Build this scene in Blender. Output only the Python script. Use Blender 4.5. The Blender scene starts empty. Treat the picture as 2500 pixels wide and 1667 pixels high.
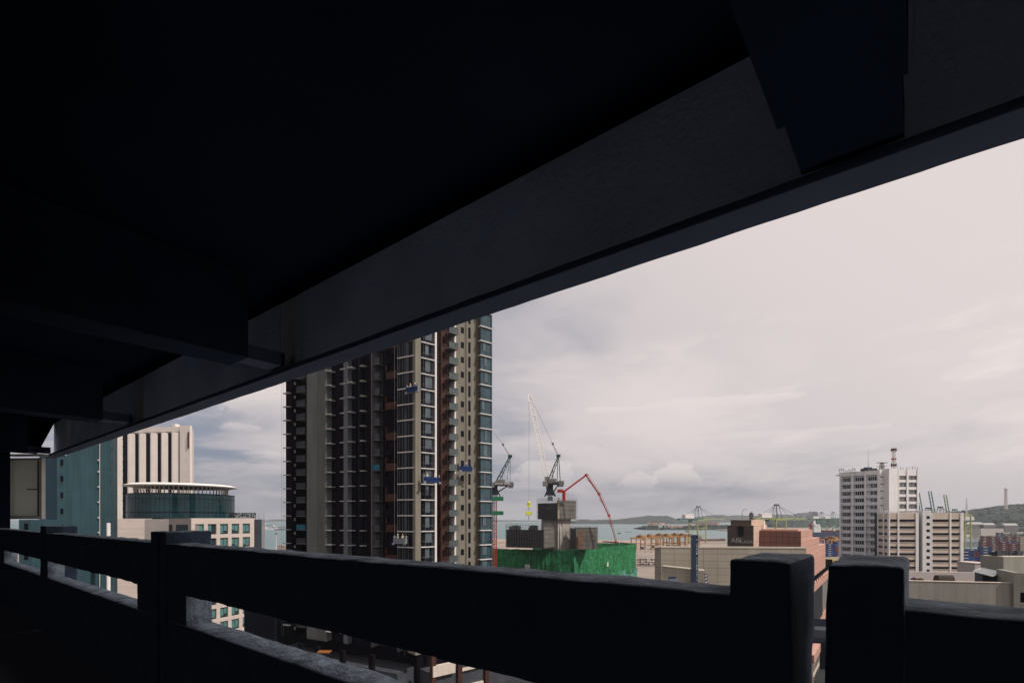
import bpy, bmesh, math, random
from mathutils import Vector, Matrix, noise
random.seed(7)
S = bpy.context.scene
COL = S.collection
R = math.radians
H = 50.0            # eye height above the sea
HAZE = 7e-5

# ---------------------------------------------------------------- camera
cd = bpy.data.cameras.new("camera"); cam = bpy.data.objects.new("camera", cd); COL.objects.link(cam)
cam.location = (0, 0, H); cam.rotation_euler = (R(90), 0, 0)
cd.sensor_width = 36; cd.lens = 18; cd.shift_y = 0.1722; cd.clip_start = 0.05; cd.clip_end = 40000
S.camera = cam
# ---------------------------------------------------------------- world / sky
SUN_AZ = R(118)      # compass angle of the sun from +Y (the view), clockwise
SUN_EL = R(50)
W = bpy.data.worlds.new("World"); S.world = W; W.use_nodes = True
nt = W.node_tree; nt.nodes.clear()
def N(t, **k):
    n = nt.nodes.new(t)
    for a, b in k.items(): setattr(n, a, b)
    return n
def LK(a, b): nt.links.new(a, b)
def M_(op, a, b=None, c=None, clamp=False):
    n = N('ShaderNodeMath', operation=op, use_clamp=clamp)
    for i, v in enumerate((a, b, c)):
        if v is None: continue
        if hasattr(v, 'default_value') or hasattr(v, 'links'): LK(v, n.inputs[i])
        else: n.inputs[i].default_value = v
    return n.outputs[0]
def MIXC(f, a, b):
    n = N('ShaderNodeMix', data_type='RGBA')
    for sock, v in ((n.inputs[0], f), (n.inputs[6], a), (n.inputs[7], b)):
        if isinstance(v, tuple): sock.default_value = (*v, 1)
        elif isinstance(v, (int, float)): sock.default_value = v
        else: LK(v, sock)
    return n.outputs[2]
def SMOOTH(v, lo, hi):
    n = N('ShaderNodeMapRange', interpolation_type='SMOOTHSTEP')
    LK(v, n.inputs[0]); n.inputs[1].default_value = lo; n.inputs[2].default_value = hi
    return n.outputs[0]
sky = N('ShaderNodeTexSky', sky_type='NISHITA', sun_disc=False)
sky.sun_elevation = SUN_EL; sky.sun_rotation = SUN_AZ; sky.altitude = 50; sky.dust_density = 2.5; sky.air_density = 1.0
tc = N('ShaderNodeTexCoord'); sx_ = N('ShaderNodeSeparateXYZ'); LK(tc.outputs['Generated'], sx_.inputs[0])
X, Y, Z = sx_.outputs
az = M_('ARCTAN2', X, Y); el = M_('ARCSINE', Z)
def combine(a, b, c=0.0):
    n = N('ShaderNodeCombineXYZ')
    for i, v in enumerate((a, b, c)):
        if isinstance(v, (int, float)): n.inputs[i].default_value = v
        else: LK(v, n.inputs[i])
    return n.outputs[0]
def NOISE(vec, scale, detail=6, rough=.55, dist=0.0):
    n = N('ShaderNodeTexNoise'); LK(vec, n.inputs['Vector'])
    n.inputs['Scale'].default_value = scale; n.inputs['Detail'].default_value = detail
    n.inputs['Roughness'].default_value = rough; n.inputs['Distortion'].default_value = dist
    return n.outputs['Fac']
zz = M_('ADD', M_('MAXIMUM', Z, 0.0), 0.10)
px_ = M_('DIVIDE', X, zz); py_ = M_('DIVIDE', Y, zz)
# tilt of the cloud bands: they climb towards the right
pl = combine(M_('ADD', M_('MULTIPLY', px_, .9), M_('MULTIPLY', py_, .25)), M_('MULTIPLY', py_, 1.5))
wob = NOISE(pl, .7, 3)
veil = NOISE(combine(M_('ADD', px_, M_('MULTIPLY', wob, 1.2)), M_('ADD', M_('MULTIPLY', py_, .8), M_('MULTIPLY', px_, -.35)), 3.1), .42, 7, .5, .35)
wisp = NOISE(combine(M_('MULTIPLY', az, 3.4), M_('SUBTRACT', M_('MULTIPLY', el, 12.0), M_('MULTIPLY', az, 1.5)), 2.0), 1.3, 10, .62, .25)
# brightening towards the sun side (upper right)
sd = combine(math.sin(SUN_AZ)*math.cos(SUN_EL), math.cos(SUN_AZ)*math.cos(SUN_EL), math.sin(SUN_EL))
vd = N('ShaderNodeVectorMath', operation='DOT_PRODUCT'); LK(tc.outputs['Generated'], vd.inputs[0]); LK(sd, vd.inputs[1])
glow = SMOOTH(vd.outputs['Value'], -.42, .50)
nis = N('ShaderNodeMix', data_type='RGBA', blend_type='MULTIPLY'); nis.inputs[0].default_value = 1
LK(sky.outputs[0], nis.inputs[6]); nis.inputs[7].default_value = (.07, .07, .07, 1)
clear = MIXC(.72, nis.outputs[2], (.235, .27, .365))
veilc = MIXC(glow, (.47, .445, .48), (.80, .715, .695))
bright = MIXC(glow, (.66, .595, .595), (.93, .83, .80))
hz = SMOOTH(el, .26, 0.0)
cover = SMOOTH(M_('ADD', veil, M_('MULTIPLY', glow, .34)), .40, .66)
c1 = MIXC(M_('MULTIPLY', cover, .93), clear, veilc)
c1b = MIXC(M_('MULTIPLY', SMOOTH(veil, .47, .66), .75), c1, bright)
c2 = MIXC(M_('MULTIPLY', SMOOTH(wisp, .50, .72), M_('MULTIPLY', .62, M_('SUBTRACT', 1.0, SMOOTH(el, .22, .42)))), c1b, bright)
# cumulus heads low over the sea: billowing tops inside soft envelopes
bill = NOISE(combine(M_('MULTIPLY', az, 1.0), el, 7.0), 26, 7, .6, .3)
bill2 = NOISE(combine(M_('MULTIPLY', az, 1.0), M_('MULTIPLY', el, 1.4), 1.0), 11, 5, .55)
def cumulus(prev, a0, e0, wa, we, strength):
    da = M_('DIVIDE', M_('SUBTRACT', az, a0), wa); de = M_('DIVIDE', M_('SUBTRACT', el, e0), we)
    d = M_('SQRT', M_('ADD', M_('MULTIPLY', da, da), M_('MULTIPLY', de, de)))
    v = M_('SUBTRACT', M_('ADD', M_('MULTIPLY', M_('SUBTRACT', bill, .5), 1.5), M_('MULTIPLY', M_('SUBTRACT', bill2, .5), 1.4)), d)
    m = SMOOTH(v, -1.0, -.80)
    below = SMOOTH(de, -.9, .5)
    return MIXC(M_('MULTIPLY', M_('MULTIPLY', m, below), strength), prev, MIXC(glow, (.76, .68, .66), (.86, .77, .75)))
def pxa(x): return math.atan((x-1250)/1250)
def pxe(x, y): return math.asin((1264-y)/math.sqrt(1250**2 + (x-1250)**2 + (1264-y)**2))
c3 = c2
for (x, y, w_, h_, s_) in ((650, 985, .085, .045, .9), (585, 1045, .03, .010, .4), (1650, 1165, .050, .034, .75),
                           (1560, 1180, .035, .026, .65), (1330, 1165, .07, .035, .5), (1500, 1002, .055, .009, .6), (690, 1110, .08, .006, .3),
                           (1750, 985, .14, .014, .55), (1900, 1060, .16, .008, .3), (620, 1140, .06, .008, .25)):
    c3 = cumulus(c3, pxa(x), pxe(x, y), w_, h_, s_)
c4 = MIXC(M_('MULTIPLY', SMOOTH(el, .13, 0.0), .72), c3, MIXC(glow, (.37, .365, .405), (.56, .515, .525)))
bgN = N('ShaderNodeBackground'); LK(c4, bgN.inputs[0]); bgN.inputs[1].default_value = 1.0
wo = N('ShaderNodeOutputWorld'); LK(bgN.outputs[0], wo.inputs[0])
# ---------------------------------------------------------------- sun
sl = bpy.data.lights.new("sun", 'SUN'); sl.energy = 4.4; sl.angle = R(.6); sl.color = (1, .925, .85)
so = bpy.data.objects.new("sun", sl); COL.objects.link(so)
sv = Vector((math.sin(SUN_AZ)*math.cos(SUN_EL), math.cos(SUN_AZ)*math.cos(SUN_EL), math.sin(SUN_EL)))
so.rotation_euler = sv.to_track_quat('Z', 'Y').to_euler(); so.location = (0, 0, 300)
vs = S.view_settings; vs.view_transform = 'Standard'; vs.look = 'None'; vs.exposure = 0; vs.gamma = 1
S.cycles.max_bounces = 6; S.cycles.volume_bounces = 0; S.cycles.diffuse_bounces = 3; S.cycles.glossy_bounces = 3

# ---------------------------------------------------------------- helpers
def P(x, y, d):
    "pixel (2500x1667 photograph) at distance d along the view -> world point"
    return Vector(((x-1250)/1250*d, d, H + (1264-y)/1250*d))
def G(x, d, z=0.0):
    return Vector(((x-1250)/1250*d, d, z))
class MB:
    def __init__(s, M=None): s.v = []; s.f = []; s.uv = []; s.M = M
    def T(s, p):
        p = Vector(p)
        return s.M @ p if s.M else p
    def face(s, pts, uvs=None):
        b = len(s.v); P3 = [Vector(p) for p in pts]
        if uvs is None:
            n = (P3[1]-P3[0]).cross(P3[2]-P3[1])
            if n.length < 1e-12: n = Vector((0, 0, 1))
            n.normalize()
            if abs(n.z) > .7: uvs = [(p.x, p.y) for p in P3]
            else:
                t = Vector((-n.y, n.x, 0)).normalized()
                uvs = [(p.dot(t), p.z) for p in P3]
        s.v += [s.T(p) for p in P3]; s.f.append(tuple(range(b, b+len(P3)))); s.uv += uvs
    def box(s, x0, x1, y0, y1, z0, z1):
        if x1 < x0: x0, x1 = x1, x0
        if y1 < y0: y0, y1 = y1, y0
        if z1 < z0: z0, z1 = z1, z0
        a = [(x0,y0,z0),(x1,y0,z0),(x1,y1,z0),(x0,y1,z0),(x0,y0,z1),(x1,y0,z1),(x1,y1,z1),(x0,y1,z1)]
        for q in ((0,3,2,1),(4,5,6,7),(0,1,5,4),(1,2,6,5),(2,3,7,6),(3,0,4,7)): s.face([a[i] for i in q])
        return s
    def prism(s, poly, z0, z1, cap=True):
        n = len(poly)
        for i in range(n):
            a, b = poly[i], poly[(i+1) % n]
            s.face([(a[0],a[1],z0),(b[0],b[1],z0),(b[0],b[1],z1),(a[0],a[1],z1)])
        if cap:
            s.face([(p[0],p[1],z1) for p in poly]); s.face([(p[0],p[1],z0) for p in reversed(poly)])
        return s
    def xprism(s, poly, x0, x1):
        "poly in (y,z), extruded along x"
        n = len(poly)
        for i in range(n):
            a, b = poly[i], poly[(i+1) % n]
            s.face([(x0,a[0],a[1]),(x0,b[0],b[1]),(x1,b[0],b[1]),(x1,a[0],a[1])])
        s.face([(x1,p[0],p[1]) for p in poly]); s.face([(x0,p[0],p[1]) for p in reversed(poly)])
        return s
    def tube(s, p, q, r, n=4, r2=None):
        p, q = Vector(p), Vector(q); d = q-p
        if d.length < 1e-6: return s
        d.normalize(); a = d.orthogonal().normalized(); b = d.cross(a); r2 = r if r2 is None else r2
        c0 = [p + (a*math.cos(2*math.pi*i/n)+b*math.sin(2*math.pi*i/n))*r for i in range(n)]
        c1 = [q + (a*math.cos(2*math.pi*i/n)+b*math.sin(2*math.pi*i/n))*r2 for i in range(n)]
        for i in range(n): s.face([c0[i], c0[(i+1) % n], c1[(i+1) % n], c1[i]])
        s.face(list(reversed(c0))); s.face(c1)
        return s
    def poly(s, pts, r, n=4):
        for a, b in zip(pts, pts[1:]): s.tube(a, b, r, n)
        return s
    def bar(s, p, q, w, h):
        "rectangular bar p->q, w horizontal, h vertical"
        p, q = Vector(p), Vector(q); d = (q-p).normalized()
        up = Vector((0,0,1)) if abs(d.z) < .95 else Vector((1,0,0))
        a = d.cross(up).normalized()*w/2; b = a.cross(d).normalized()*h/2
        c0 = [p-a-b, p+a-b, p+a+b, p-a+b]; c1 = [v+(q-p) for v in c0]
        for i in range(4): s.face([c0[i], c0[(i+1) % 4], c1[(i+1) % 4], c1[i]])
        s.face(list(reversed(c0))); s.face(c1)
        return s
    def lathe(s, prof, n=24, c=(0,0), a0=0, a1=2*math.pi):
        for i in range(n):
            t0 = a0+(a1-a0)*i/n; t1 = a0+(a1-a0)*(i+1)/n
            for (r0,z0),(r1,z1) in zip(prof, prof[1:]):
                pts = [(c[0]+r0*math.cos(t0),c[1]+r0*math.sin(t0),z0),(c[0]+r0*math.cos(t1),c[1]+r0*math.sin(t1),z0),
                       (c[0]+r1*math.cos(t1),c[1]+r1*math.sin(t1),z1),(c[0]+r1*math.cos(t0),c[1]+r1*math.sin(t0),z1)]
                R_ = max(r0, r1)
                s.face(pts, [(R_*t0,z0),(R_*t1,z0),(R_*t1,z1),(R_*t0,z1)])
        return s
    def truss(s, p, q, w, n, r, w2=None, rc=None):
        "square lattice from p to q"
        p, q = Vector(p), Vector(q); d = (q-p).normalized(); w2 = w if w2 is None else w2; rc = rc or r*1.6
        a = d.cross(Vector((0,0,1)) if abs(d.z) < .98 else Vector((1,0,0))).normalized(); b = d.cross(a)
        def ring(t):
            c = p.lerp(q, t); ww = (w+(w2-w)*t)/2
            return [c+a*ww+b*ww, c-a*ww+b*ww, c-a*ww-b*ww, c+a*ww-b*ww]
        R0 = ring(0); Rn = ring(1)
        for i in range(4): s.tube(R0[i], Rn[i], rc, 4)
        for k in range(n):
            A = ring(k/n); B = ring((k+1)/n)
            for i in range(4):
                s.tube(A[i], B[(i+1) % 4] if (k % 2 == 0) else B[(i-1) % 4], r, 3)
                s.tube(B[i], B[(i+1) % 4], r, 3)
        return s
    def build(s, name, mat, parent=None, world=False, smooth=False):
        off = Vector((0,0,0))
        if world and parent is not None:
            o = parent
            while o is not None: off += o.location; o = o.parent
        elif world: off = Vector((0,0,0))
        me = bpy.data.meshes.new(name)
        me.from_pydata([tuple(v-off) for v in s.v], [], s.f)
        ul = me.uv_layers.new(name="UVMap")
        i = 0
        for k, uv in enumerate(s.uv): ul.data[k].uv = uv
        me.materials.append(mat)
        if smooth:
            for p in me.polygons: p.use_smooth = True
        o = bpy.data.objects.new(name, me); COL.objects.link(o)
        if parent is not None: o.parent = parent
        return o
def thing(name, label, cat, loc=(0,0,0), rz=0, group=None):
    o = bpy.data.objects.new(name, None); COL.objects.link(o); o.location = loc; o.rotation_euler = (0,0,rz)
    o.empty_display_size = .5
    o['label'] = label; o['category'] = cat
    if group: o['group'] = group
    return o
def tag(o, label=None, cat=None, group=None, kind=None):
    for k, v in (('label', label), ('category', cat), ('group', group), ('kind', kind)):
        if v: o[k] = v
    return o
def children_of(o): return KIDS(o)
def KIDS(o): return [c for c in bpy.data.objects if c.parent == o]
def dup(root, loc, rz=None, label=None, scale=None):
    r = root.copy(); COL.objects.link(r); r.location = loc
    if rz is not None: r.rotation_euler = (0,0,rz)
    if scale: r.scale = (scale,)*3
    if label: r['label'] = label
    for ch in KIDS(root):
        c = ch.copy(); COL.objects.link(c); c.parent = r
        for g in KIDS(ch):
            d = g.copy(); COL.objects.link(d); d.parent = c
    return r
def frame(p0, p1, z=0.0):
    "facade frame: x from p0 to p1 (left to right), y inward, z up"
    d = Vector((p1[0]-p0[0], p1[1]-p0[1], 0)); L = d.length; d.normalize()
    m = Matrix(((d.x, -d.y, 0, p0[0]), (d.y, d.x, 0, p0[1]), (0, 0, 1, z), (0,0,0,1)))
    def sx(x, off=0.0):
        "distance along the facade (plane set back by off) that pixel column x meets"
        r = (x-1250)/1250; ox = p0[0]-d.y*off; oy = p0[1]+d.x*off
        return (r*oy-ox)/(d.x-r*d.y)
    return m, sx, L
# ---------------------------------------------------------------- materials
def mat(name, rgb, rough=.75, var=.12, scale=.6, bump=0.0, bscale=20, metal=0.0, spec=.12, grid=None, streak=0.0, coord='Object'):
    m = bpy.data.materials.new(name); m.use_nodes = True; t = m.node_tree; b = t.nodes['Principled BSDF']
    b.inputs['Roughness'].default_value = rough; b.inputs['Metallic'].default_value = metal
    b.inputs['Specular IOR Level'].default_value = spec
    c = t.nodes.new('ShaderNodeTexCoord')
    no = t.nodes.new('ShaderNodeTexNoise'); no.inputs['Scale'].default_value = scale; no.inputs['Detail'].default_value = 6
    t.links.new(c.outputs[coord], no.inputs['Vector'])
    mr = t.nodes.new('ShaderNodeMapRange'); mr.inputs[1].default_value = .3; mr.inputs[2].default_value = .7
    mr.inputs[3].default_value = 1-var; mr.inputs[4].default_value = 1+var
    t.links.new(no.outputs['Fac'], mr.inputs[0])
    mul = t.nodes.new('ShaderNodeVectorMath'); mul.operation = 'SCALE'; mul.inputs[0].default_value = rgb
    t.links.new(mr.outputs[0], mul.inputs['Scale']); out = mul.outputs[0]
    if streak:
        mp = t.nodes.new('ShaderNodeMapping'); mp.inputs['Scale'].default_value = (1.6, .09, 1)
        t.links.new(c.outputs['UV'], mp.inputs[0])
        n2 = t.nodes.new('ShaderNodeTexNoise'); n2.inputs['Scale'].default_value = 1.0; n2.inputs['Detail'].default_value = 5
        t.links.new(mp.outputs[0], n2.inputs['Vector'])
        m2 = t.nodes.new('ShaderNodeMapRange'); m2.inputs[1].default_value = .42; m2.inputs[2].default_value = .72
        m2.inputs[3].default_value = 1; m2.inputs[4].default_value = 1-streak
        t.links.new(n2.outputs['Fac'], m2.inputs[0])
        s2 = t.nodes.new('ShaderNodeVectorMath'); s2.operation = 'SCALE'
        t.links.new(out, s2.inputs[0]); t.links.new(m2.outputs[0], s2.inputs['Scale']); out = s2.outputs[0]
    if grid:
        gx, gz, gw, gcol, ox, oz = grid
        sp = t.nodes.new('ShaderNodeSeparateXYZ'); t.links.new(c.outputs['UV'], sp.inputs[0])
        def line(src, per, o):
            a = t.nodes.new('ShaderNodeMath'); a.operation = 'ADD'; t.links.new(src, a.inputs[0]); a.inputs[1].default_value = o
            p = t.nodes.new('ShaderNodeMath'); p.operation = 'PINGPONG'; t.links.new(a.outputs[0], p.inputs[0]); p.inputs[1].default_value = per/2
            l = t.nodes.new('ShaderNodeMath'); l.operation = 'LESS_THAN'; t.links.new(p.outputs[0], l.inputs[0]); l.inputs[1].default_value = gw/2
            return l.outputs[0]
        outs = []
        if gx: outs.append(line(sp.outputs[0], gx, ox))
        if gz: outs.append(line(sp.outputs[1], gz, oz))
        if len(outs) == 2:
            mx = t.nodes.new('ShaderNodeMath'); mx.operation = 'MAXIMUM'; t.links.new(outs[0], mx.inputs[0]); t.links.new(outs[1], mx.inputs[1]); ln = mx.outputs[0]
        else: ln = outs[0]
        # panel to panel tint
        wn = t.nodes.new('ShaderNodeTexWhiteNoise'); wn.noise_dimensions = '2D'
        dv = t.nodes.new('ShaderNodeVectorMath'); dv.operation = 'DIVIDE'
        ad = t.nodes.new('ShaderNodeVectorMath'); ad.operation = 'ADD'; t.links.new(c.outputs['UV'], ad.inputs[0]); ad.inputs[1].default_value = (ox, oz, 0)
        t.links.new(ad.outputs[0], dv.inputs[0]); dv.inputs[1].default_value = (gx or 1000, gz or 1000, 1)
        fl = t.nodes.new('ShaderNodeVectorMath'); fl.operation = 'FLOOR'; t.links.new(dv.outputs[0], fl.inputs[0]); t.links.new(fl.outputs[0], wn.inputs[0])
        m3 = t.nodes.new('ShaderNodeMapRange'); m3.inputs[3].default_value = .94; m3.inputs[4].default_value = 1.05; t.links.new(wn.outputs['Value'], m3.inputs[0])
        s3 = t.nodes.new('ShaderNodeVectorMath'); s3.operation = 'SCALE'; t.links.new(out, s3.inputs[0]); t.links.new(m3.outputs[0], s3.inputs['Scale'])
        mix = t.nodes.new('ShaderNodeMix'); mix.data_type = 'RGBA'; t.links.new(ln, mix.inputs[0]); t.links.new(s3.outputs[0], mix.inputs[6]); mix.inputs[7].default_value = (*gcol, 1)
        out = mix.outputs[2]
    t.links.new(out, b.inputs['Base Color'])
    if bump:
        nb = t.nodes.new('ShaderNodeTexNoise'); nb.inputs['Scale'].default_value = bscale; nb.inputs['Detail'].default_value = 8; nb.inputs['Roughness'].default_value = .6
        t.links.new(c.outputs['Object'], nb.inputs['Vector'])
        bp = t.nodes.new('ShaderNodeBump'); bp.inputs['Strength'].default_value = 1; bp.inputs['Distance'].default_value = bump
        t.links.new(nb.outputs['Fac'], bp.inputs['Height']); t.links.new(bp.outputs[0], b.inputs['Normal'])
    return m
mt = {}
mt['white'] = mat('white_paint', (.66,.63,.61), .7, .05, .3, streak=.10)
mt['white2'] = mat('white_render', (.60,.565,.55), .75, .06, .4, streak=.14)
mt['cream'] = mat('cream_render', (.52,.45,.39), .8, .07, .3, streak=.16)
mt['ledge'] = mat('ledge_white', (.56,.53,.51), .7, .05, .6)
mt['beigewall'] = mat('beige_tower_wall', (.175,.16,.132), .85, .06, .25, streak=.16)
mt['dglass'] = mat('dark_glass', (.005,.007,.013), .2, .3, .4, spec=.10)
mt['mglass'] = mat('blue_green_glass', (.025,.055,.070), .08, .35, .5, spec=.5)
mt['brown'] = mat('brown_cladding', (.050,.023,.018), .6, .2, .8)
mt['dbrown'] = mat('dark_brown_cladding', (.007,.006,.009), .9, .25, .8, spec=0)
mt['greyc'] = mat('grey_concrete', (.12,.12,.12), .85, .15, .5, streak=.2)
mt['dgrey'] = mat('dark_grey', (.045,.05,.06), .7, .2, .6)
mt['railglass'] = mat('railing_glass', (.07,.09,.09), .15, .2, .8, spec=.4)
mt['blueglass'] = mat('blue_film', (.015,.12,.19), .4, .3, .8)
mt['black'] = mat('black', (.006,.007,.010), .9, .2, spec=0)
mt['bladewall'] = mat('blade_wall', (.115,.125,.122), .85, .06, .25, streak=.2)
mt['rail_shade'] = mat('shaded_railing', (.028,.034,.042), .25, .3, .8, spec=.3)  # darker copy of the railing glass: the left face's shade put into colour
mt['pier_grey'] = mat('grey_pier', (.10,.108,.118), .85, .1, .5)
mt['finshadec'] = mat('pale_fin_slab', (.34,.33,.32), .8, .1, .5)
# ================================================================ THE CAR PARK DECK
D = 1.4
mt['bouncewhite'] = mat('bounce_white', (.74,.76,.80), .8, .05, 1.0)
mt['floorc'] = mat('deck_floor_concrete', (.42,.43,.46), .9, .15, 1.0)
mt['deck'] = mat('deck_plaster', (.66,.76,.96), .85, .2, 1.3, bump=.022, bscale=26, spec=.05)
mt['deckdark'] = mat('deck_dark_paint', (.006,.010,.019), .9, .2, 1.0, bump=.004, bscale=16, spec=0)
mt['cross'] = mat('crossbeam_lit', (.014,.020,.036), .9, .25, 1.0, bump=.008, bscale=20, spec=.02)
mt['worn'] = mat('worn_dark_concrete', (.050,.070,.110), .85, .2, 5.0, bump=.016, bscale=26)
mt['skylit_top'] = mat('worn_concrete_skylit', (.34,.41,.49), .85, .5, 9.0, bump=.03, bscale=34)
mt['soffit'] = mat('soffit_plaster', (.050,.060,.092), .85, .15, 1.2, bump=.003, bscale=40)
mt['pane'] = mat('frosted_pane', (.80,.80,.74), .35, .05, 2)
_t = mt['pane'].node_tree; _tr = _t.nodes.new('ShaderNodeBsdfTranslucent'); _tr.inputs[0].default_value = (.62,.64,.58,1); _mx = _t.nodes.new('ShaderNodeMixShader'); _mx.inputs[0].default_value = .55
_t.links.new(_t.nodes['Principled BSDF'].outputs[0], _mx.inputs[1]); _t.links.new(_tr.outputs[0], _mx.inputs[2]); _t.links.new(_mx.outputs[0], _t.nodes['Material Output'].inputs[0])
mt['alu'] = mat('pale_frame', (.42,.41,.38), .5, .1, 3)
mt['lit_patch'] = mat('lit_plaster', (.88,.88,.86), .85, .25, 2.5, bump=.004, bscale=30)  # paler copy for short beam panels: light beside the crossbeams put into colour
TH = math.atan2(1555, 1250)
deck = thing('parking_garage', 'dark concrete car park deck framing the view, with its slotted parapet and deep edge beam', 'parking garage', (0,0,H), -(math.pi/2-TH))
def rbox(mb, a0, a1, b0, b1, z0, z1, r, step, amp, seed=0.0):
    "rounded, slightly worn block; a,b,z in metres in the deck frame"
    def axis(lo, hi):
        n = max(1, int(round((hi-lo-2*r)/step)))
        pts = [lo, lo+r*.3, lo+r] + [lo+r+(hi-lo-2*r)*i/n for i in range(1, n)] + [hi-r, hi-r*.3, hi]
        return pts
    A, B, C = axis(a0,a1), axis(b0,b1), axis(z0,z1)
    def warp(p):
        q = Vector((min(max(p[0],a0+r),a1-r), min(max(p[1],b0+r),b1-r), min(max(p[2],z0+r),z1-r)))
        d = Vector(p)-q
        if d.length > 1e-9: nn = d.normalized(); p2 = q+nn*min(d.length, r)
        else: nn = Vector((0,0,0)); p2 = Vector(p)
        if d.length > 1e-9:
            m = max(abs(d.x), abs(d.y), abs(d.z))
            if sorted((abs(d.x),abs(d.y),abs(d.z)))[1] < 1e-9: p2 = q+nn*r
        w = noise.noise(p2*4.5+Vector((seed,0,0)))*.55 + noise.noise(p2*14)*.45
        return p2+nn*w*amp
    def grid(U, V, f):
        for i in range(len(U)-1):
            for j in range(len(V)-1):
                mb.face([warp(f(U[i],V[j])), warp(f(U[i+1],V[j])), warp(f(U[i+1],V[j+1])), warp(f(U[i],V[j+1]))])
    grid(A, C, lambda u,v: (u,b0,v)); grid(list(reversed(A)), C, lambda u,v: (u,b1,v))
    grid(A, B, lambda u,v: (u,v,z1)); grid(list(reversed(A)), B, lambda u,v: (u,v,z0))
    grid(B, C, lambda u,v: (a1,u,v)); grid(list(reversed(B)), C, lambda u,v: (a0,u,v))
def rb(name, m, u0, u1, k0, k1, z0, z1, r=.012, step=.06, amp=.006, parent=deck):
    mb = MB(); rbox(mb, -u1*D, -u0*D, k0*D, k1*D, z0*D, z1*D, r, step, amp)
    o = mb.build(name, m, parent, smooth=True)
    bm = bmesh.new(); bm.from_mesh(o.data); bmesh.ops.remove_doubles(bm, verts=bm.verts, dist=.0008); bm.to_mesh(o.data); bm.free()
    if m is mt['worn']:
        o.data.materials.append(mt['skylit_top'])
        for p in o.data.polygons: p.material_index = 1 if (p.normal.z > .55 or (abs(p.normal.x) > .8 and (name == 'parapet_pier' or (name == 'post' and u0 < .1)))) else 0  # tops, pier ends and one post side paler: skylight put into the colour
    for p in o.data.polygons: p.use_smooth = True
    return o
UL, UR = 10.12, -7.0
FL = -1.5/D
# parapet: bottom wall, top rail, piers between slots
bays = [(UR, -2.97), (-2.92, .110), (.196, 3.325), (3.372, 6.49), (6.53, UL)]
slots = [(-6.6, -3.45), (-2.7, -.20), (.50, 2.963), (3.745, 6.35), (6.63, 8.92)]
for (b0, b1), (s0_, s1_) in zip(bays, slots):
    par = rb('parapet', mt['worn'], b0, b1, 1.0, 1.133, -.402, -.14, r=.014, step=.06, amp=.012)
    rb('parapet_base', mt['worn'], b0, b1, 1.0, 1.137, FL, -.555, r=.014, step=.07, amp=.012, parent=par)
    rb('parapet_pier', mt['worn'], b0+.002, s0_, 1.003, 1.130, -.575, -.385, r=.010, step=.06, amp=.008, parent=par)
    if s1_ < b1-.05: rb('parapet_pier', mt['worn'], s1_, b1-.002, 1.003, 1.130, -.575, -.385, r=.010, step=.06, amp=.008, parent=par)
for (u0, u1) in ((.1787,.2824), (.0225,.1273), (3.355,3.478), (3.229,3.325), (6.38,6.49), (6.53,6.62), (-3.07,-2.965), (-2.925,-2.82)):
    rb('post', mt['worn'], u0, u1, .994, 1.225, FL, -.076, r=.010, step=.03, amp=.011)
# spandrel beam outside the parapet line
joints = [(-7.0,-3.12), (-3.12,.02), (.02,.30), (.30,3.11), (3.11,3.36), (3.36,6.15), (6.15,6.40), (6.40,9.2), (9.2,9.5), (9.5,10.3)]
SP0, SP1, SZ0, SZ1 = 1.70, 1.757, .904, 1.431
LI, LO = 1.588, 1.715
for i, (u0, u1) in enumerate(joints):
    light = (u1-u0) < .5 and u0 > 1
    mb = MB(); mb.box(-u1*D+.001, -u0*D-.001, SP0*D+(.004 if light else 0), (SP1-.02)*D, (SZ0+.026)*D, SZ1*D)
    mb.build('edge_beam', mt['lit_patch'] if light else mt['deck'], deck)
mb = MB(); mb.box(-10.29*D, 7*D, (SP0+.01)*D, (SP1-.03)*D, (SZ0+.032)*D, SZ1*D+.01); mb.build('beam_core', mt['deck'], deck)
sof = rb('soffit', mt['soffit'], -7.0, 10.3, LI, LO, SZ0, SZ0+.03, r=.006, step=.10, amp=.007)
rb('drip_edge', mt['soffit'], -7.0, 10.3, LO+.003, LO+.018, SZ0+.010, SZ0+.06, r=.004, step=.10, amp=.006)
# crossbeams
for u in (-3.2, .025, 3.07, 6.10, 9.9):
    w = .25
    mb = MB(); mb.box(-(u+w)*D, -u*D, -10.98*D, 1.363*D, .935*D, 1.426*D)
    cb = mb.build('crossbeam', mt['cross'] if u > 1 else mt['deckdark'], deck)  # far crossbeams and corbels get paler copies: lit undersides put into colour
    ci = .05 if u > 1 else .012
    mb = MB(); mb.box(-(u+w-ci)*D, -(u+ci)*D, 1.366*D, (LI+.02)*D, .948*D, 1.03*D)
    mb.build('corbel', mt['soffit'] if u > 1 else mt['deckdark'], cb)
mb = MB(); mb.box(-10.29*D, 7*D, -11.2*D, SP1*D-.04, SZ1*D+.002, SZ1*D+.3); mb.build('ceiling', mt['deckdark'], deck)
mb = MB(); mb.box(-10.3*D, 7*D, -11.2*D, 1.07*D, FL*D-.3, FL*D+.02); mb.build('floor', mt['floorc'], deck); mb = MB(); mb.box(-10.3*D, 7*D, 1.07*D, 2.04*D, FL*D-.32, FL*D-.02); mb.build('bounce_ledge', mt['bouncewhite'], deck)  # unseen white ledge, added to bounce sunlight up onto the edge beam
mb = MB(); mb.box(-10.3*D, 7*D, -11*D-.2, -11*D, FL*D, -.32*D); mb.box(-10.3*D, 7*D, -11*D-.2, -11*D, 1.22*D, SZ1*D); mb.box(7*D, 7*D+.2, -11.2*D, SP1*D, FL*D-6, SZ1*D+.3); mb.build('back_wall', mt['deckdark'], deck)  # band left open in the unseen wall, added to let skylight reach the edge beam
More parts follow.
